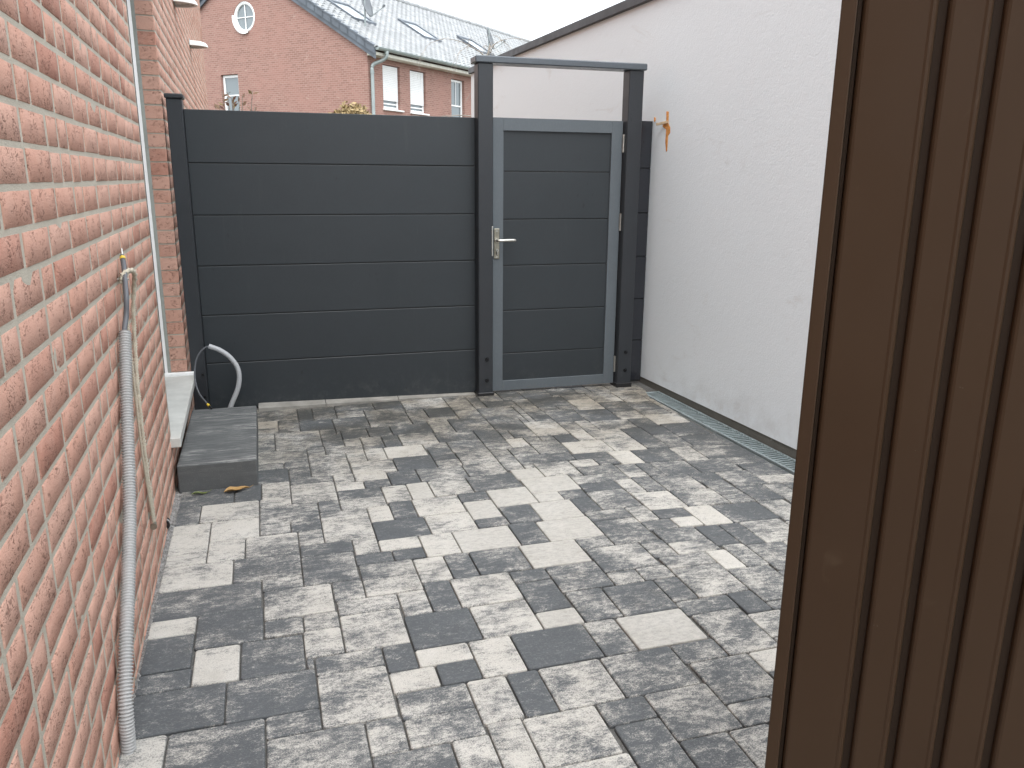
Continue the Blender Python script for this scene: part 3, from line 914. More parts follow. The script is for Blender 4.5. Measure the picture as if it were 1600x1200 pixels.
fo = blob([(4.95, 1.86), (4.985, 1.865), (4.98, 1.795), (5.03, 1.785), (5.03, 1.765), (4.975, 1.745), (4.978, 1.66), (4.960, 1.595), (4.944, 1.60), (4.942, 1.70), (4.915, 1.72), (4.918, 1.755), (4.945, 1.78)], .0016, M['foam'], 'foam_smear')
tag(fo, 'orange foam smear running down the white wall beside the gate', 'foam')
fo2 = blob([(5.12, 1.825), (5.132, 1.832), (5.134, 1.815), (5.128, 1.80), (5.119, 1.81)], .006, M['foam'], 'foam_dab')
tag(fo2, 'small orange foam dab behind the top of the narrow side panel', 'foam')
wd = MB()
wd.box(-.05, .05, -.007, .007, -.008, .008, .002, Matrix.Translation(on_wall(5.0, 1.785, -.015)) @ Matrix.Rotation(-1.15, 4, 'Z') @ Matrix.Rotation(-.12, 4, 'Y'))
tag(wd.build('wooden_wedge', M['wood']), 'pale wooden wedge stuck between the side panel and the white wall', 'wedge')

# ------------------------------------------------------------------ fence, gate portal, gate
FR = -.0104
def fy(x, y):                                        # the fence line is a hair off square
    return y + FR * (x - 1.4)
fence = thing('privacy_fence', 'wide anthracite fence of six horizontal boards between brick wall and gate', 'fence', (0, 5.13 + FR * -1.4, 0), FR)
top = 1.795
zb = [top - .2985 * k for k in range(7)]
for k in range(6):
    z1, z0 = zb[k], zb[k + 1]
    mb = MB()
    mb.box(-.372, 1.338, 0, .030, z0 + .0045, z1 - .0005, .0025)
    o = mb.build('board', M['board'], fence)
    MB().box(-.372, 1.338, .007, .024, z0 - .008, z0 + .0042).build('tongue', M['gasket'], o)
po = MB()
po.box(-.457, -.3725, -.055, .045, -.03, 1.845, .004)
p_ = po.build('post', M['post'], fence)
MB().box(-.464, -.364, -.064, .054, 1.8455, 1.872, .006).build('cap', M['post'], p_)
for z in (.25, .11):
    MB().cyl((-.392, -.062, z), (-.392, -.054, z), .0085, 10).build('bolt', M['bolt'], p_)

portal = thing('gate_portal', 'tall anthracite gate portal of two posts and a cap beam', 'gate frame', (0, 5.06, 0), FR)
Z_P = 2.108
def post(x0, x1, bolts):
    mb = MB()
    mb.box(x0, x1, .0, .10, -.02, Z_P, .004)
    o = mb.build('post', M['post'], portal)
    MB().box(x0 - .008, x1 + .008, -.008, .108, -.02, .022, .003).build('shoe', M['black'], o)
    for bx, bz in bolts:
        q = MB()
        q.cyl((bx, -.003, bz), (bx, .001, bz), .014, 14).cyl((bx, -.010, bz), (bx, -.0032, bz), .008, 6, None, False)
        q.build('bolt', M['bolt'], o)
post(1.337, 1.434, ((1.393, .25), (1.393, .105)))
post(2.347, 2.450, ((2.404, .245), (2.404, .115)))
MB().box(1.318, 2.466, -.014, .118, Z_P + .001, Z_P + .042, .006).build('cap_beam', M['lintel'], portal)

infill = thing('side_panel', 'narrow glossy dark fence panel between gate post and white wall', 'fence', (0, 5.145, 0), 0)
for k in range(6):
    mb = MB()
    mb.box(2.40, 2.583, 0, .03, zb[k + 1] + .0045, zb[k] + .012 * (k == 0) - .0005, .0025)
    o = mb.build('board', M['gloss'], infill)
    MB().box(2.40, 2.583, .007, .024, zb[k + 1] - .008, zb[k + 1] + .0042).build('tongue', M['gasket'], o)

gate = thing('garden_gate', 'closed anthracite garden gate with lighter grey frame and steel handle', 'gate', (0, 5.118, 0), FR)
GX0, GX1, GZ0, GZ1 = 1.440, 2.340, .014, 1.797
fw, th = .078, .044
MB().box(GX0, GX0 + fw, -.004, th, GZ0, GZ1, .0012).build('frame_stile', M['frame'], gate)
MB().box(GX1 - fw, GX1, -.004, th, GZ0, GZ1, .0012).build('frame_stile', M['frame'], gate)
MB().box(GX0 + fw + .0001, GX1 - fw - .0001, -.004, th, GZ1 - fw, GZ1, .0012).build('frame_rail', M['frame'], gate)
MB().box(GX0 + fw + .0001, GX1 - fw - .0001, -.004, th, GZ0, GZ0 + fw - .012, .0012).build('frame_rail', M['frame'], gate)
zg = [GZ1 - fw, 1.467, 1.163, .862, .561, .268, GZ0 + fw - .012]
for k in range(6):
    mb = MB()
    mb.box(GX0 + fw - .004, GX1 - fw + .004, .010, .034, zg[k + 1] + (.0045 if k < 5 else -.004), zg[k] - .0005 + (.004 if k == 0 else 0), .0022)
    o = mb.build('board', M['board'], gate)
    MB().box(GX0 + fw - .004, GX1 - fw + .004, .017, .028, zg[k + 1] - .008, zg[k + 1] + .0042).build('tongue', M['gasket'], o)
for z in (1.655, 1.143, .155):
    h = MB()
    h.cyl((GX1 + .0035, -.0125, z - .057), (GX1 + .0035, -.0125, z + .057), .0085, 12)
    h.box(GX1 - .003, GX1 + .006, -.008, .004, z - .052, z + .052, .001)
    h.build('hinge', M['steel'], gate)
# lock: strike strip on the post edge, plate, lever, cylinder
hx = GX0 + .032
pl = MB()
pl.box(hx - .019, hx + .019, -.0125, -.0045, .912, 1.108, .003)
plate = pl.build('lock_plate', M['brass'], gate)
lv = MB()
lv.cyl((hx - .002, -.012, 1.033), (hx - .002, -.024, 1.033), .0125, 16)
lv.tube(smooth_path([(hx - .002, -.02, 1.033), (hx - .002, -.045, 1.033), (hx + .008, -.055, 1.033), (hx + .030, -.057, 1.033), (hx + .065, -.056, 1.034), (hx + .118, -.053, 1.034)], 6),
        [.0085] * 6 + [.0088] * 6 + [.0095] * 6 + [.0100] * 6 + [.0105] * 6 + [.0075], 12)
lv.build('lever', M['steel'], plate)
for z in (1.092, .926):
    MB().cyl((hx, -.0145, z), (hx, -.0122, z), .006, 12).build('screw', M['steel'], plate)
cyl_ = MB()
cyl_.cyl((hx + .002, -.026, .968), (hx + .002, -.012, .968), .0095, 16).box(hx - .003, hx + .007, -.025, -.012, .938, .966, .003)
cyl_.build('lock_cylinder', M['steel'], plate)
MB().box(hx + .001, hx + .003, -.0268, -.0261, .962, .974).build('keyhole', M['gasket'], plate)
st = MB()
st.box(GX0 - .014, GX0 - .005, -.060, -.052, .935, 1.125, .0015)
st.build('strike_strip', M['steel'], gate)

# ------------------------------------------------------------------ brown ribbed door leaf close to the camera
DA = math.radians(37.85)
DD = 1.46
bd = thing('ribbed_door', 'dark brown metal door leaf with vertical grooves standing open at right', 'door', (DD * math.sin(DA), DD * math.cos(DA), 0), math.radians(-42))
def strip(x0, x1, y0=0.0):
    return MB().box(x0, x1, y0, .04, .012, 2.06, .0015)
strip(.0, .0235, -.003).build('edge_strip', M['brown'], bd)
xs = [.0305, .1500, .2235, .2985, .3745, .4505, .5265, .6025, .6785, .7545, .8305]
gv = .0120
for a, b in zip(xs, xs[1:]):
    # board with rolled edges
    e = b - gv
    prof = [(a, .0125), (a + .0010, .0075), (a + .0030, .0035), (a + .006, .0010), (a + .010, 0), (e - .012, 0), (e - .008, -.0012), (e - .004, -.0010), (e - .0015, .003), (e, .0125)]
    v = [(x, y, z) for z in (.012, 2.06) for x, y in prof]
    n = len(prof)
    v += [(a, .03, .012), (b - gv, .03, .012), (a, .03, 2.06), (b - gv, .03, 2.06)]
    f = [(k, k + 1, n + k + 1, n + k) for k in range(n - 1)]
    f += [(0, n, 2 * n + 2, 2 * n), (n - 1, 2 * n + 1, 2 * n + 3, 2 * n - 1), (2 * n, 2 * n + 2, 2 * n + 3, 2 * n + 1),
          tuple(range(n))[::-1] + (2 * n, 2 * n + 1), tuple(range(n, 2 * n)) + (2 * n + 3, 2 * n + 2)]
    mb = MB()
    mb.add(v, f)
    mb.build('panel', M['brown'], bd)
    gm = MB()
    gm.box(b - gv - .0001, b + .0001, .0105, .029, .012, 2.06)
    gm.build('groove', M['groove_shade'], bd)
MB().box(.0241, .0299, .009, .035, .012, 2.06).build('groove', M['groove_shade'], bd)
MB().box(.024, .86, .0305, .0395, .012, 2.06).build('back_sheet', M['brown'], bd)
MB().box(.8320, .86, -.003, .0300, .012, 2.06, .003).build('edge_strip', M['brown'], bd)
for z in (.3, 1.0, 1.75):
    MB().cyl((.868, .02, z - .06), (.868, .02, z + .06), .010, 12).build('hinge', M['bolt'], bd)
dp = MB()
dp.box(.880, .960, -.01, .07, -.02, 2.15, .004)
mo = dp.build('door_post', M['brown'], None)
mo.location, mo.rotation_euler = bd.location, bd.rotation_euler
tag(mo, 'brown steel post that carries the ribbed door leaf', 'post')

# ------------------------------------------------------------------ step, sleeves, cables, leaves
stp = MB()
stp.box(-.440, -.088, 3.772, 4.735, -.02, .130, .005)
tag(stp.build('concrete_step', M['step']), 'dark streaked concrete block step below the white door sill', 'step')

def hw(y, z, x=0.0):
    return hm @ Vector((x, y, z))
# corrugated sleeve leaning on the wall
pts = smooth_path([hw(*q) for q in ((1.955, -.006, .020), (1.975, .12, .023), (2.065, .245, .026), (2.20, .355, .026), (2.36, .50, .025), (2.465, .65, .024), (2.57, .815, .023), (2.66, .958, .023))], 40)
L = [0.0]
for a, b in zip(pts, pts[1:]):
    L.append(L[-1] + (b - a).length)
tot = L[-1]
pitch = .0086
N = int(tot / pitch * 4)
fine, j = [], 0
for k in range(N + 1):
    d = tot * k / N
    while j < len(L) - 2 and L[j + 1] < d:
        j += 1
    fine.append(pts[j].lerp(pts[j + 1], (d - L[j]) / max(1e-9, L[j + 1] - L[j])))
rad = [(.0168, .0190, .0168, .0128)[k % 4] for k in range(N + 1)]
sleeve = MB()
sleeve.tube(fine, rad, 16, False)
tag(sleeve.build('corrugated_conduit', M['conduit']), 'grey corrugated conduit leaning up the brick wall from the paving', 'conduit')
cb = MB()
cb.tube(smooth_path([hw(*q) for q in ((2.60, .87, .022), (2.66, .958, .022), (2.70, 1.00, .026), (2.715, 1.05, .03), (2.76, 1.095, .026), (2.83, 1.14, .018), (2.862, 1.172, .012))], 10), .0078, 10)
pc = cb.build('power_cable', M['cable'])
tag(pc, 'grey cable with a yellow taped tip rising out of the corrugated conduit', 'cable')
t0, t1 = hw(2.851, 1.161, .0145), hw(2.858, 1.168, .013)
MB().cyl(t0, t1, .0088, 12).build('tape', M['yellow'], pc)
MB().cyl(hw(2.858, 1.168, .013), hw(2.880, 1.192, .010), .0035, 8).build('tip', M['steel'], pc)
# cord looped over a hook, two strands with a screw at the end
rope = MB()
def twisted(path, r, turns):
    n = len(path)
    for s_ in range(2):
        q = []
        up = None
        for i, p in enumerate(path):
            t = (path[min(i + 1, n - 1)] - path[max(i - 1, 0)]).normalized()
            up = t.orthogonal().normalized() if up is None else (up - t * up.dot(t)).normalized()
            a = 2 * math.pi * turns * i / n + math.pi * s_
            q.append(p + (up * math.cos(a) + t.cross(up) * math.sin(a)) * r * .52)
        rope.tube(q, r * .62, 6)
front = smooth_path([hw(*q) for q in ((2.775, 1.095, .012), (2.785, 1.118, .016), (2.830, 1.128, .034), (2.885, 1.11, .040), (2.925, 1.065, .030), (2.935, .985, .018), (2.925, .86, .012), (2.895, .74, .010), (2.885, .60, .010), (2.895, .41, .010), (2.915, .225, .010))], 14)
back = smooth_path([hw(*q) for q in ((2.835, 1.115, .010), (2.835, 1.04, .010), (2.825, .93, .010), (2.820, .715, .010), (2.825, .54, .010), (2.870, .36, .010), (2.905, .225, .012))], 18)
twisted(front, .0085, 60)
twisted(back, .0065, 55)
rp = rope.build('rope', M['rope'])
tag(rp, 'beige twisted cord hanging in two strands on the brick wall', 'rope')
MB().cyl(hw(2.78, 1.105, -.01), hw(2.78, 1.105, .035), .004, 8).build('hook', M['steel'], rp)
e = hw(2.913, .212, .012)
MB().cyl(e + Vector((0, -.014, 0)), e + Vector((0, .016, 0)), .0065, 10).cyl(e + Vector((0, -.022, 0)), e + Vector((0, -.0145, 0)), .0115, 12).build('screw', M['brass'], rp)
q = hw(3.37, .010, .004)
ps = MB()
ps.cyl(q + Vector((-.01, -.016, .012)), q + Vector((-.01, .024, .012)), .017, 14).cyl(q + Vector((-.01, -.022, .012)), q + Vector((-.01, -.0165, .012)), .0195, 14)
pso = ps.build('pipe_end', M['black'])
tag(pso, 'short black pipe end lying against the foot of the brick wall', 'pipe')
MB().cyl(q + Vector((-.01, -.004, .012)), q + Vector((-.01, .006, .012)), .0178, 14).build('band', M['conduit'], pso)

# light grey pipe arching out of the ground behind the step, with its cable
pp = MB()
arc = smooth_path([(-.283, 4.90, -.02), (-.235, 4.91, .095), (-.187, 4.92, .205), (-.180, 4.93, .300), (-.214, 4.94, .372), (-.270, 4.95, .422), (-.335, 4.96, .452)], 8)
pp.tube(arc, .0145, 14, False)
pp.tube(arc, .0120, 14, False)
pipe = pp.build('bent_pipe', M['smoothpipe'])
tag(pipe, 'light grey plastic pipe arching out of the ground behind the step', 'pipe')
cc = MB()
cpath = smooth_path([(-.280, 4.952, .424), (-.330, 4.96, .449), (-.375, 4.955, .43), (-.412, 4.94, .370), (-.424, 4.91, .275), (-.405, 4.85, .20), (-.365, 4.77, .160), (-.343, 4.73, .143)], 8)
cc.tube(cpath, .0052, 8)
co = cc.build('thin_cable', M['cable'])
tag(co, 'thin grey cable drooping from the bent pipe to the back of the step', 'cable')
a, b = cpath[-6], cpath[-2]
MB().cyl(a, b, .0078, 10).build('tape', M['yellow'], co)
MB().cyl(b, b + (b - a).normalized() * .028, .0062, 8).build('plug', M['black'], co)

def leaf(pts_w, centre, rz, lift, mat, name, label):
    """curled leaf: widths along its length"""
    mb = MB()
    L_ = .115 if name == 'fallen_leaf' else .075
    n = len(pts_w)
    v = []
    for i, w in enumerate(pts_w):
        x = L_ * (i / (n - 1) - .5)
        for k, s_ in enumerate((-1, -.5, 0, .5, 1)):
            v.append((x, s_ * w, lift * (abs(s_) ** 1.5) * w * 9 + .004 + .006 * math.sin(i * 1.3) * abs(s_)))
    v2 = [(p[0], p[1], p[2] - .0012) for p in v]
    m_ = len(v)
    f = []
    for i in range(n - 1):
        for k in range(4):
            a = i * 5 + k
            f.append((a, a + 1, a + 6, a + 5))
            f.append((m_ + a, m_ + a + 5, m_ + a + 6, m_ + a + 1))
    mb.add(v + v2, f, True)
    mb.tube([(-L_ * .5, 0, .004), (0, 0, .0045), (L_ * .5, 0, .004), (L_ * .68, .003, .012)], [.0012, .0016, .0014, .001], 5)
    o = mb.build(name, mat)
    o.location, o.rotation_euler = centre, (0, 0, rz)
    o['label'], o['category'] = label, 'leaf'
    return o
leaf([.002, .012, .021, .024, .021, .014, .006, .002], (-.185, 3.715, .004), .25, .06, M['deadleaf'], 'fallen_leaf', 'curled brown dead leaf lying against the front of the step')
leaf([.002, .006, .009, .009, .006, .002], (-.345, 3.722, .003), .15, .05, M['greenleaf'], 'green_leaf', 'narrow green leaf lying at the left front corner of the step')

# ------------------------------------------------------------------ brick house beyond the fence (local x = along the eaves, y = along the gable)
bh = thing('gabled_house', 'red brick gabled house with tiled roof beyond the fence', 'house', (3.144, 23.793, 0), math.radians(43.5))
LX, RY = 20.0, 4.62
WG = RY * 2
EZ, SLOPE = 4.9, .591
def rz_(y):                                          # top of the tiled slope
    return EZ + SLOPE * (y + .3)
def under(y):
    return 4.99 + SLOPE * y
def wall_face(outer, holes, to3, depth, mat, name, dirv):
    """flat wall with real openings and their reveals"""
    loops = [outer] + holes
    flat = [[Vector((a, b, 0)) for a, b in lp] for lp in loops]
    tris = tessellate_polygon(flat)
    v = [to3(p.x, p.y) for lp in flat for p in lp]
    mb = MB()
    mb.add(v, [tuple(t) for t in tris])
    for h in holes:
        n = len(h)
        a = [to3(*p) for p in h]
        b = [tuple(Vector(q) + Vector(dirv) * depth) for q in a]
        mb.add(a + b, [(k, (k + 1) % n, n + (k + 1) % n, n + k) for k in range(n)])
    return mb.build(name, mat, bh)
rect = lambda a, b, c, d: [(a, c), (b, c), (b, d), (a, d)]
circ = [(4.61 + .44 * math.cos(2 * math.pi * k / 32), 6.06 + .44 * math.sin(2 * math.pi * k / 32)) for k in range(32)]
wall_face([(0, -.1), (WG, -.1), (WG, 4.99), (RY, under(RY)), (0, 4.99)], [circ, rect(5.06, 5.81, 2.9, 4.49)], lambda a, b: (0, a, b), .14, M['farbrick'], 'wall', (1, 0, 0))
wins = [(.66, 1.47, 3.36, 4.56, 1), (1.96, 2.77, 3.35, 4.56, 1), (4.18, 4.96, 2.4, 4.54, 0), (6.3, 7.1, 3.36, 4.56, 1), (8.0, 8.8, 3.36, 4.56, 0)]
wall_face([(0, -.1), (LX, -.1), (LX, 4.95), (0, 4.95)], [rect(*w[:4]) for w in wins], lambda a, b: (a, 0, b), .14, M['farbrick'], 'wall', (0, 1, 0))
MB().add([(LX, 0, -.1), (LX, WG, -.1), (LX, WG, 4.7), (LX, RY, under(RY)), (LX, 0, 4.7), (.3, WG, -.1), (.3, WG, 4.7)], [(0, 1, 2, 3, 4), (1, 5, 6, 2)]).build('wall', M['farbrick'], bh)
MB().box(.32, LX - .2, .32, WG - .2, 0, 4.6).build('interior', M['curtain'], bh)
def framed(x0, x1, z0, z1, d, shutter):
    fr = MB()
    w = .07
    fr.box(x0, x0 + w, d, d + .06, z0, z1, .006).box(x1 - w, x1, d, d + .06, z0, z1, .006).box(x0 + w + .001, x1 - w - .001, d, d + .06, z1 - w, z1, .006).box(x0 + w + .001, x1 - w - .001, d, d + .06, z0, z0 + w, .006)
    fr_o = fr.build('window', M['pvc'], bh)
    MB().box(x0 + w + .001, x1 - w - .001, d + .025, d + .035, z0 + w, z1 - w).build('pane', M['glass'], fr_o)
    if shutter:
        sh = MB()
        z = z0 + .235
        while z < z1 - .02:
            sh.box(x0 + .035, x1 - .035, d - .030, d - .012, z, z + .047, .006)
            z += .05
        sh.build('shutter', M['shutter'], fr_o)
        MB().box(x0 + w, x1 - w, d - .012, d - .001, z0 + .13, z0 + .165, .003).build('bottom_bar', M['pvc'], fr_o)
    else:
        MB().box(x0 + w, x1 - w, d + .003, d + .022, z1 - .82, z1 - .775, .004).box((x0 + x1) / 2 - .012, (x0 + x1) / 2 + .012, d + .005, d + .02, z1 - .77, z1 - w, .003).build('glazing_bar', M['pvc'], fr_o)
        MB().box(x0 + w + .002, x1 - w - .002, d + .0355, d + .045, z0 + w, z1 - .84).build('curtain', M['curtain'], fr_o)
    si = MB()
    si.box(x0 - .05, x1 + .10, -.07, d + .02, z0 - .045, z0 - .001, .008)
    si.build('sill', M['pvc'], fr_o)
for w in wins:
    framed(w[0] + .01, w[1] - .01, w[2] + .002, w[3] - .01, .085, w[4])
# gable window and round window
fr = MB()
w = .08
y0, y1, z0, z1 = 5.07, 5.80, 2.905, 4.48
fr.box(.075, .135, y0, y0 + w, z0, z1, .006).box(.075, .135, y1 - w, y1, z0, z1, .006).box(.075, .135, y0 + w + .001, y1 - w - .001, z1 - w, z1, .006).box(.075, .135, y0 + w + .001, y1 - w - .001, z0, z0 + w, .006)
fo_ = fr.build('window', M['pvc'], bh)
MB().box(.10, .11, y0 + w, y1 - w, z0 + w, z1 - w).build('pane', M['glass'], fo_)
MB().box(.112, .122, y0 + w + .002, y0 + .50, z0 + w, z1 - w - .002).build('curtain', M['curtain'], fo_)
MB().box(.080, .098, y0 + w, y1 - w, 3.86, 3.90, .003).build('glazing_bar', M['pvc'], fo_)
ring = MB()
n = 40
def rr_(r, x):
    return [(x, 4.61 + r * math.cos(2 * math.pi * k / n), 6.06 + r * math.sin(2 * math.pi * k / n)) for k in range(n)]
v = rr_(.436, .10) + rr_(.436, .02) + rr_(.415, -.006) + rr_(.355, .02) + rr_(.345, .10)
ring.add(v, [(L_ * n + k, L_ * n + (k + 1) % n, (L_ + 1) * n + (k + 1) % n, (L_ + 1) * n + k) for L_ in range(4) for k in range(n)])
ring.add(*(lambda v_: (v_, [(k, k + 1, k + 1 + 15, k + 15) for k in range(14)] + [(k + 15, k + 16, k + 31, k + 30) for k in range(14)]))(
    [(-.05, 4.61 + .47 * math.cos(math.pi * (-.62 + .68 * k / 14)), 6.06 + .47 * math.sin(math.pi * (-.62 + .68 * k / 14))) for k in range(15)]
    + [(-.05, 4.61 + .41 * math.cos(math.pi * (-.62 + .68 * k / 14)), 6.06 + .41 * math.sin(math.pi * (-.62 + .68 * k / 14))) for k in range(15)]
    + [(.02, 4.61 + .40 * math.cos(math.pi * (-.62 + .68 * k / 14)), 6.06 + .40 * math.sin(math.pi * (-.62 + .68 * k / 14))) for k in range(15)]))
rw = ring.build('round_window', M['pvc'], bh)
MB().add(rr_(.35, .06), [tuple(range(n))]).build('pane', M['glass'], rw)
MB().box(.035, .056, 4.61 - .014, 4.61 + .014, 6.06 - .35, 6.06 + .35, .003).box(.037, .054, 4.61 - .35, 4.61 + .35, 6.06 - .013, 6.06 + .013, .003).build('glazing_bar', M['pvc'], rw)
# roof: every tile is a wavy little slab
roof = MB()
RIDGE = rz_(RY)
roof.add([(-.12, -.3, EZ - .05), (LX + .1, -.3, EZ - .05), (LX + .1, RY, RIDGE - .06), (-.12, RY, RIDGE - .06), (-.12, WG + .3, EZ - .05), (LX + .1, WG + .3, EZ - .05)], [(0, 1, 2, 3), (3, 2, 5, 4)])
roof_o = roof.build('roof', M['slate'], bh)
tl = MB()
TW, TG = .262, .19
ny = int((RY + .3) / TG)
nx = int((LX + .15) / TW)
wave = [0, .004, .030, .052, .052, .020, 0]
xs_ = [0, .10, .24, .40, .58, .80, 1.0]
for j in range(ny + 1):
    ya = -.36 + j * TG
    yb = min(ya + TG + .055, RY + .02)
    if yb - ya < .03:
        continue
    for i in range(nx):
        x0 = -.14 + i * TW
        if (1.06 < x0 + TW / 2 < 2.08 and 1.28 < ya + TG / 2 < 2.32) or (4.52 < x0 + TW / 2 < 5.52 and 1.28 < ya + TG / 2 < 2.32) or (8.1 < x0 + TW / 2 < 9.1 and 1.28 < ya + TG / 2 < 2.32):
            continue
        dj = R.uniform(-.003, .003)
        v = []
        for (y, lift) in ((ya, .030 + dj), (yb, .003 + dj)):
            for xx, ww in zip(xs_, wave):
                v.append((x0 + xx * TW * .995, y, rz_(y) + lift + ww))
        v += [(q[0], q[1] + .004, rz_(q[1]) + .006 + w_ * .92) for q, w_ in zip(v[:7], wave)]
        f = [(k, k + 1, k + 8, k + 7) for k in range(6)] + [(14 + k, 15 + k, 1 + k, k) for k in range(6)]
        tl.add(v, f, False)
tl.build('roof_tile', M['tile'], roof_o, kind='stuff')
rg = MB()
x = -.16
while x < LX:
    rg.tube([(x, RY, RIDGE + .03), (x + .33, RY, RIDGE + .045)], [.105, .118], 10)
    x += .31
rg.build('ridge_tile', M['tile'], roof_o, kind='stuff')
vg = MB()
for side in (1, -1):
    for k in range(17):
        a, b = -.34 + k * .292, -.34 + (k + 1) * .292 + .03
        ya, yb = (a, b) if side == 1 else (WG - a, WG - b)
        za, zb_ = EZ + SLOPE * (a + .3), EZ + SLOPE * (b + .3)
        lift = .012
        v = []
        for xo in (-.115 - lift, -.055):
            v += [(xo, ya, za + .075), (xo, yb, zb_ + .05), (xo, yb, zb_ - .16), (xo, ya, za - .15)]
        vg.add(v, [(0, 1, 2, 3), (7, 6, 5, 4), (0, 4, 5, 1), (1, 5, 6, 2), (2, 6, 7, 3), (3, 7, 4, 0)])
        v = [(-.14, ya, za + .07), (-.14, yb, zb_ + .045), (.04, yb, zb_ + .06), (.04, ya, za + .085), (-.14, ya, za + .04), (-.14, yb, zb_ + .015), (.04, yb, zb_ + .02), (.04, ya, za + .04)]
        vg.add(v, [(0, 1, 2, 3), (4, 7, 6, 5), (0, 4, 5, 1), (3, 2, 6, 7), (0, 3, 7, 4), (1, 5, 6, 2)])
    # lower band of the verge board
    a, b = -.33, RY
    ya, yb = (a, b) if side == 1 else (WG - a, WG - b)
    za, zb_ = EZ + SLOPE * (a + .3), EZ + SLOPE * (b + .3)
    v = []
    for xo in (-.085, -.03):
        v += [(xo, ya, za - .10), (xo, yb, zb_ - .10), (xo, yb, zb_ - .29), (xo, ya, za - .29)]
    vg.add(v, [(0, 1, 2, 3), (7, 6, 5, 4), (0, 4, 5, 1), (1, 5, 6, 2), (2, 6, 7, 3), (3, 7, 4, 0)])
vg.build('verge', M['slate'], roof_o, kind='stuff')
for x0 in (1.06, 4.54, 8.10):
    sk = MB()
    def sbox(xa, xb, ya, yb, h0, h1):
        v = [(x_, y_, rz_(y_) + h) for h in (h0, h1) for y_ in (ya, yb) for x_ in (xa, xb)]
        sk.add(v, [(0, 2, 3, 1), (4, 5, 7, 6), (0, 1, 5, 4), (2, 6, 7, 3), (0, 4, 6, 2), (1, 3, 7, 5)])
    sbox(x0, x0 + .08, 1.26, 2.34, 0, .12)
    sbox(x0 + .92, x0 + 1.0, 1.26, 2.34, 0, .12)
    sbox(x0 + .0805, x0 + .9195, 1.26, 1.34, 0, .115)
    sbox(x0 + .0805, x0 + .9195, 2.24, 2.34, 0, .125)
    so = sk.build('skylight', M['slate'], roof_o)
    sk = MB()
    sbox(x0 + .0805, x0 + .9195, 1.341, 2.239, .05, .075)
    sk.build('pane', M['skyglass'], so)
gt = MB()
n = 9
gx = [-.06, LX]
v = []
for x in gx:
    for k in range(n):
        a = math.pi + math.pi * k / (n - 1)
        v.append((x, -.39 + .072 * math.cos(a), 4.885 + .072 * math.sin(a)))
gt.add(v, [(k, k + 1, n + k + 1, n + k) for k in range(n - 1)] + [tuple(range(n))])
gt.tube([(gx[0], -.462, 4.887), (gx[1], -.462, 4.887)], .012, 6)
gt.build('gutter', M['zincpipe'], roof_o)
MB().box(-.02, LX, -.30, -.002, 4.70, 4.79, .01).build('soffit', M['cream'], bh)
dpi = MB()
dpi.tube(smooth_path([(.36, -.39, 4.84), (.36, -.39, 4.70), (.30, -.30, 4.60), (.15, -.13, 4.50), (.10, -.075, 4.40), (.10, -.075, 4.2), (.10, -.075, 2.5), (.10, -.075, -.05)], 5), .05, 12)
dpo = dpi.build('downpipe', M['zincpipe'], bh)
MB().cyl((.36, -.39, 4.83), (.36, -.39, 4.75), .062, 12).build('outlet', M['zincpipe'], dpo)
MB().cyl((.10, -.075, 4.30), (.10, -.075, 4.24), .060, 12).build('pipe_socket', M['zincpipe'], dpo)

# satellite dishes on the roof
bm_ = Matrix.Translation((3.144, 23.793, 0)) @ Matrix.Rotation(math.radians(43.5), 4, 'Z')
def dish(x, y, label, rmast):
    base = bm_ @ Vector((x, y, rz_(y) + .03))
    t = thing('satellite_dish', label, 'satellite dish', tuple(base), 0, 'satellite dishes on the tiled roof')
    MB().tube([(0, 0, -.1), (0, 0, rmast)], .024, 8).build('mast', M['zincpipe'], t)
    # the dish looks away to the right, seen almost edge-on
    dirv = Vector((.88, -.50, .30)).normalized()
    u_ = dirv.cross(Vector((0, 0, 1))).normalized()
    w_ = u_.cross(dirv).normalized()
    c0 = Vector((.06, -.05, rmast * .62))
    mb = MB()
    n, m = 24, 4
    v = [tuple(c0 - dirv * .07)]
    for j in range(1, m + 1):
        for k in range(n):
            a = 2 * math.pi * k / n
            r = .40 * j / m
            v.append(tuple(c0 - dirv * .07 * (1 - (j / m) ** 2) + u_ * r * math.cos(a) * .92 + w_ * r * math.sin(a)))
    f = [(0, 1 + k, 1 + (k + 1) % n) for k in range(n)]
    for j in range(m - 1):
        for k in range(n):
            a, b = 1 + j * n + k, 1 + j * n + (k + 1) % n
            f.append((a, b, b + n, a + n))
    nv = len(v)
    v += [tuple(Vector(q) - dirv * .014) for q in v]
    f += [tuple(i + nv for i in q)[::-1] for q in f]
    o_ = 1 + (m - 1) * n
    f += [(o_ + k, o_ + (k + 1) % n, nv + o_ + (k + 1) % n, nv + o_ + k) for k in range(n)]
    mb.add(v, f, True)
    mb.build('reflector', M['dishgrey'], t)
    arm = MB()
    a = c0 - w_ * .40
    b = c0 + dirv * .48 - w_ * .26
    arm.tube([a, b], .013, 6).build('arm', M['zincpipe'], t)
    MB().cyl(b - dirv * .05, b + Vector((0, 0, .03)) + dirv * .02, .035, 10).build('receiver', M['dishgrey'], t)
    return t
dish(1.22, 1.02, 'grey satellite dish below the skylight nearest the gable edge', 1.02)
dish(8.66, 1.28, 'grey satellite dish on the far part of the roof, above the gate cap beam', .95)

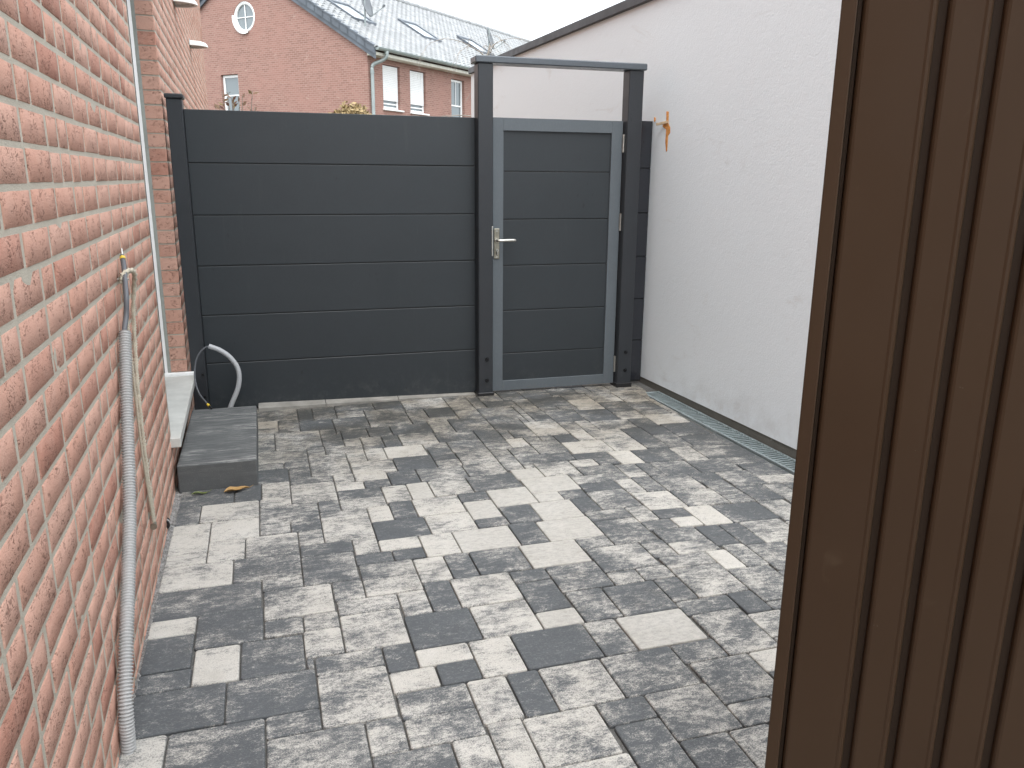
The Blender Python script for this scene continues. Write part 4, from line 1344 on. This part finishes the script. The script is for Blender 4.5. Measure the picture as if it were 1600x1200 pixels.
# ------------------------------------------------------------------ plants behind the fence
def crown(mb, c, rad, n, size, rr, flat=1.0):
    for _ in range(n):
        while True:
            d = Vector((rr.uniform(-1, 1), rr.uniform(-1, 1), rr.uniform(-1, 1)))
            if .25 < d.length < 1:
                break
        lump = 1 + .30 * noise.noise(d * 2.3 + Vector((c[0], c[1], 0)))
        p = Vector(c) + Vector((d.x * rad[0], d.y * rad[1], d.z * rad[2])) * lump
        ax = Vector((rr.uniform(-1, 1), rr.uniform(-1, 1), rr.uniform(-.2, 1))).normalized()
        sd_ = ax.orthogonal().normalized() * size * rr.uniform(.25, .45)
        ln = ax * size * rr.uniform(.7, 1.4)
        mb.add([p, p + ln * .5 + sd_, p + ln, p + ln * .5 - sd_], [(0, 1, 2, 3)])
def shrub(name, label, cat, x, y, stems, hgt, spread, cro, mat, n, size, seed):
    rr = random.Random(seed)
    t = thing(name, label, cat, (x, y, -.07))
    st_ = MB()
    fo_ = MB()
    for k in range(stems):
        a = rr.uniform(0, 6.28)
        tip = Vector((math.cos(a) * spread * rr.uniform(.3, 1), math.sin(a) * spread * rr.uniform(.3, 1), hgt * rr.uniform(.86, 1.0)))
        mid = tip * .5 + Vector((-tip.x * .2, -tip.y * .2, 0))
        st_.tube(smooth_path([(0, 0, 0), mid, tip], 5), [.022 - .018 * i / 10 for i in range(11)], 6)
        if cro is None:
            for q in range(n // stems):
                s_ = rr.uniform(.70, 1.0)
                p = mid.lerp(tip, (s_ - .5) * 2)
                ax = Vector((rr.uniform(-1, 1), rr.uniform(-1, 1), rr.uniform(-.1, .9))).normalized()
                sd_ = ax.orthogonal().normalized() * size * .22
                fo_.add([p, p + ax * size * .5 + sd_, p + ax * size, p + ax * size * .5 - sd_], [(0, 1, 2, 3)])
    if cro is not None:
        crown(fo_, cro[0], cro[1], n, size, rr)
    st_.build('stem', M['bark'], t)
    fo_.build('foliage', M[mat], t)
    return t
shrub('dry_bush', 'rounded yellow brown bush peeking over the fence below the downpipe', 'bush', 1.57, 14.0, 9, 2.4, .3, ((0, 0, 2.28), (.36, .36, .37)), 'leaf_yellow', 2600, .075, 3)
shrub('leafy_shrub', 'sparse reddish shrub in front of the gable window, tips above the fence', 'shrub', -.20, 12.0, 11, 2.62, .30, None, 'leaf_red', 190, .10, 8)
shrub('leafy_sapling', 'thin reddish sapling beside the corner of the brick wall, tip above the fence', 'shrub', -.62, 13.6, 5, 2.62, .16, None, 'leaf_red', 90, .09, 21)

tr = thing('bare_tree', 'bare thin tree with drooping twigs in front of the tiled roof', 'tree', (4.35, 16.6, -.07))
rr = random.Random(4)
tk, bn = MB(), MB()
trunk = smooth_path([(0, 0, 0), (.04, 0, 1.2), (-.02, .05, 2.4), (.10, .02, 3.3), (.30, 0, 4.1)], 6)
tk.tube(trunk, [.06 - .045 * i / 24 for i in range(25)], 8)
def twig(p, d, ln, r, depth):
    pts_ = [p]
    for k in range(5):
        d = (d + Vector((rr.uniform(-.25, .25), rr.uniform(-.25, .25), -.10 - .05 * depth + rr.uniform(-.1, .1)))).normalized()
        pts_.append(pts_[-1] + d * ln / 5)
    bn.tube(pts_, [r * (1 - .13 * k) for k in range(6)], 5)
    if depth < 3:
        for k in range(3 if depth < 2 else 2):
            i = rr.randrange(2, 6)
            twig(pts_[i], (d + Vector((rr.uniform(-.9, .9), rr.uniform(-.9, .9), rr.uniform(-.2, .6)))).normalized(), ln * rr.uniform(.5, .75), r * .55, depth + 1)
for k in range(9):
    p = trunk[8 + k * 2 - (k > 7)]
    a = rr.uniform(0, 6.28)
    twig(p, Vector((math.cos(a), math.sin(a) * .6, rr.uniform(.2, 1.0))).normalized(), rr.uniform(.7, 1.15), .013, 0)
tk.build('trunk', M['bark'], tr)
bn.build('branches', M['bark'], tr)
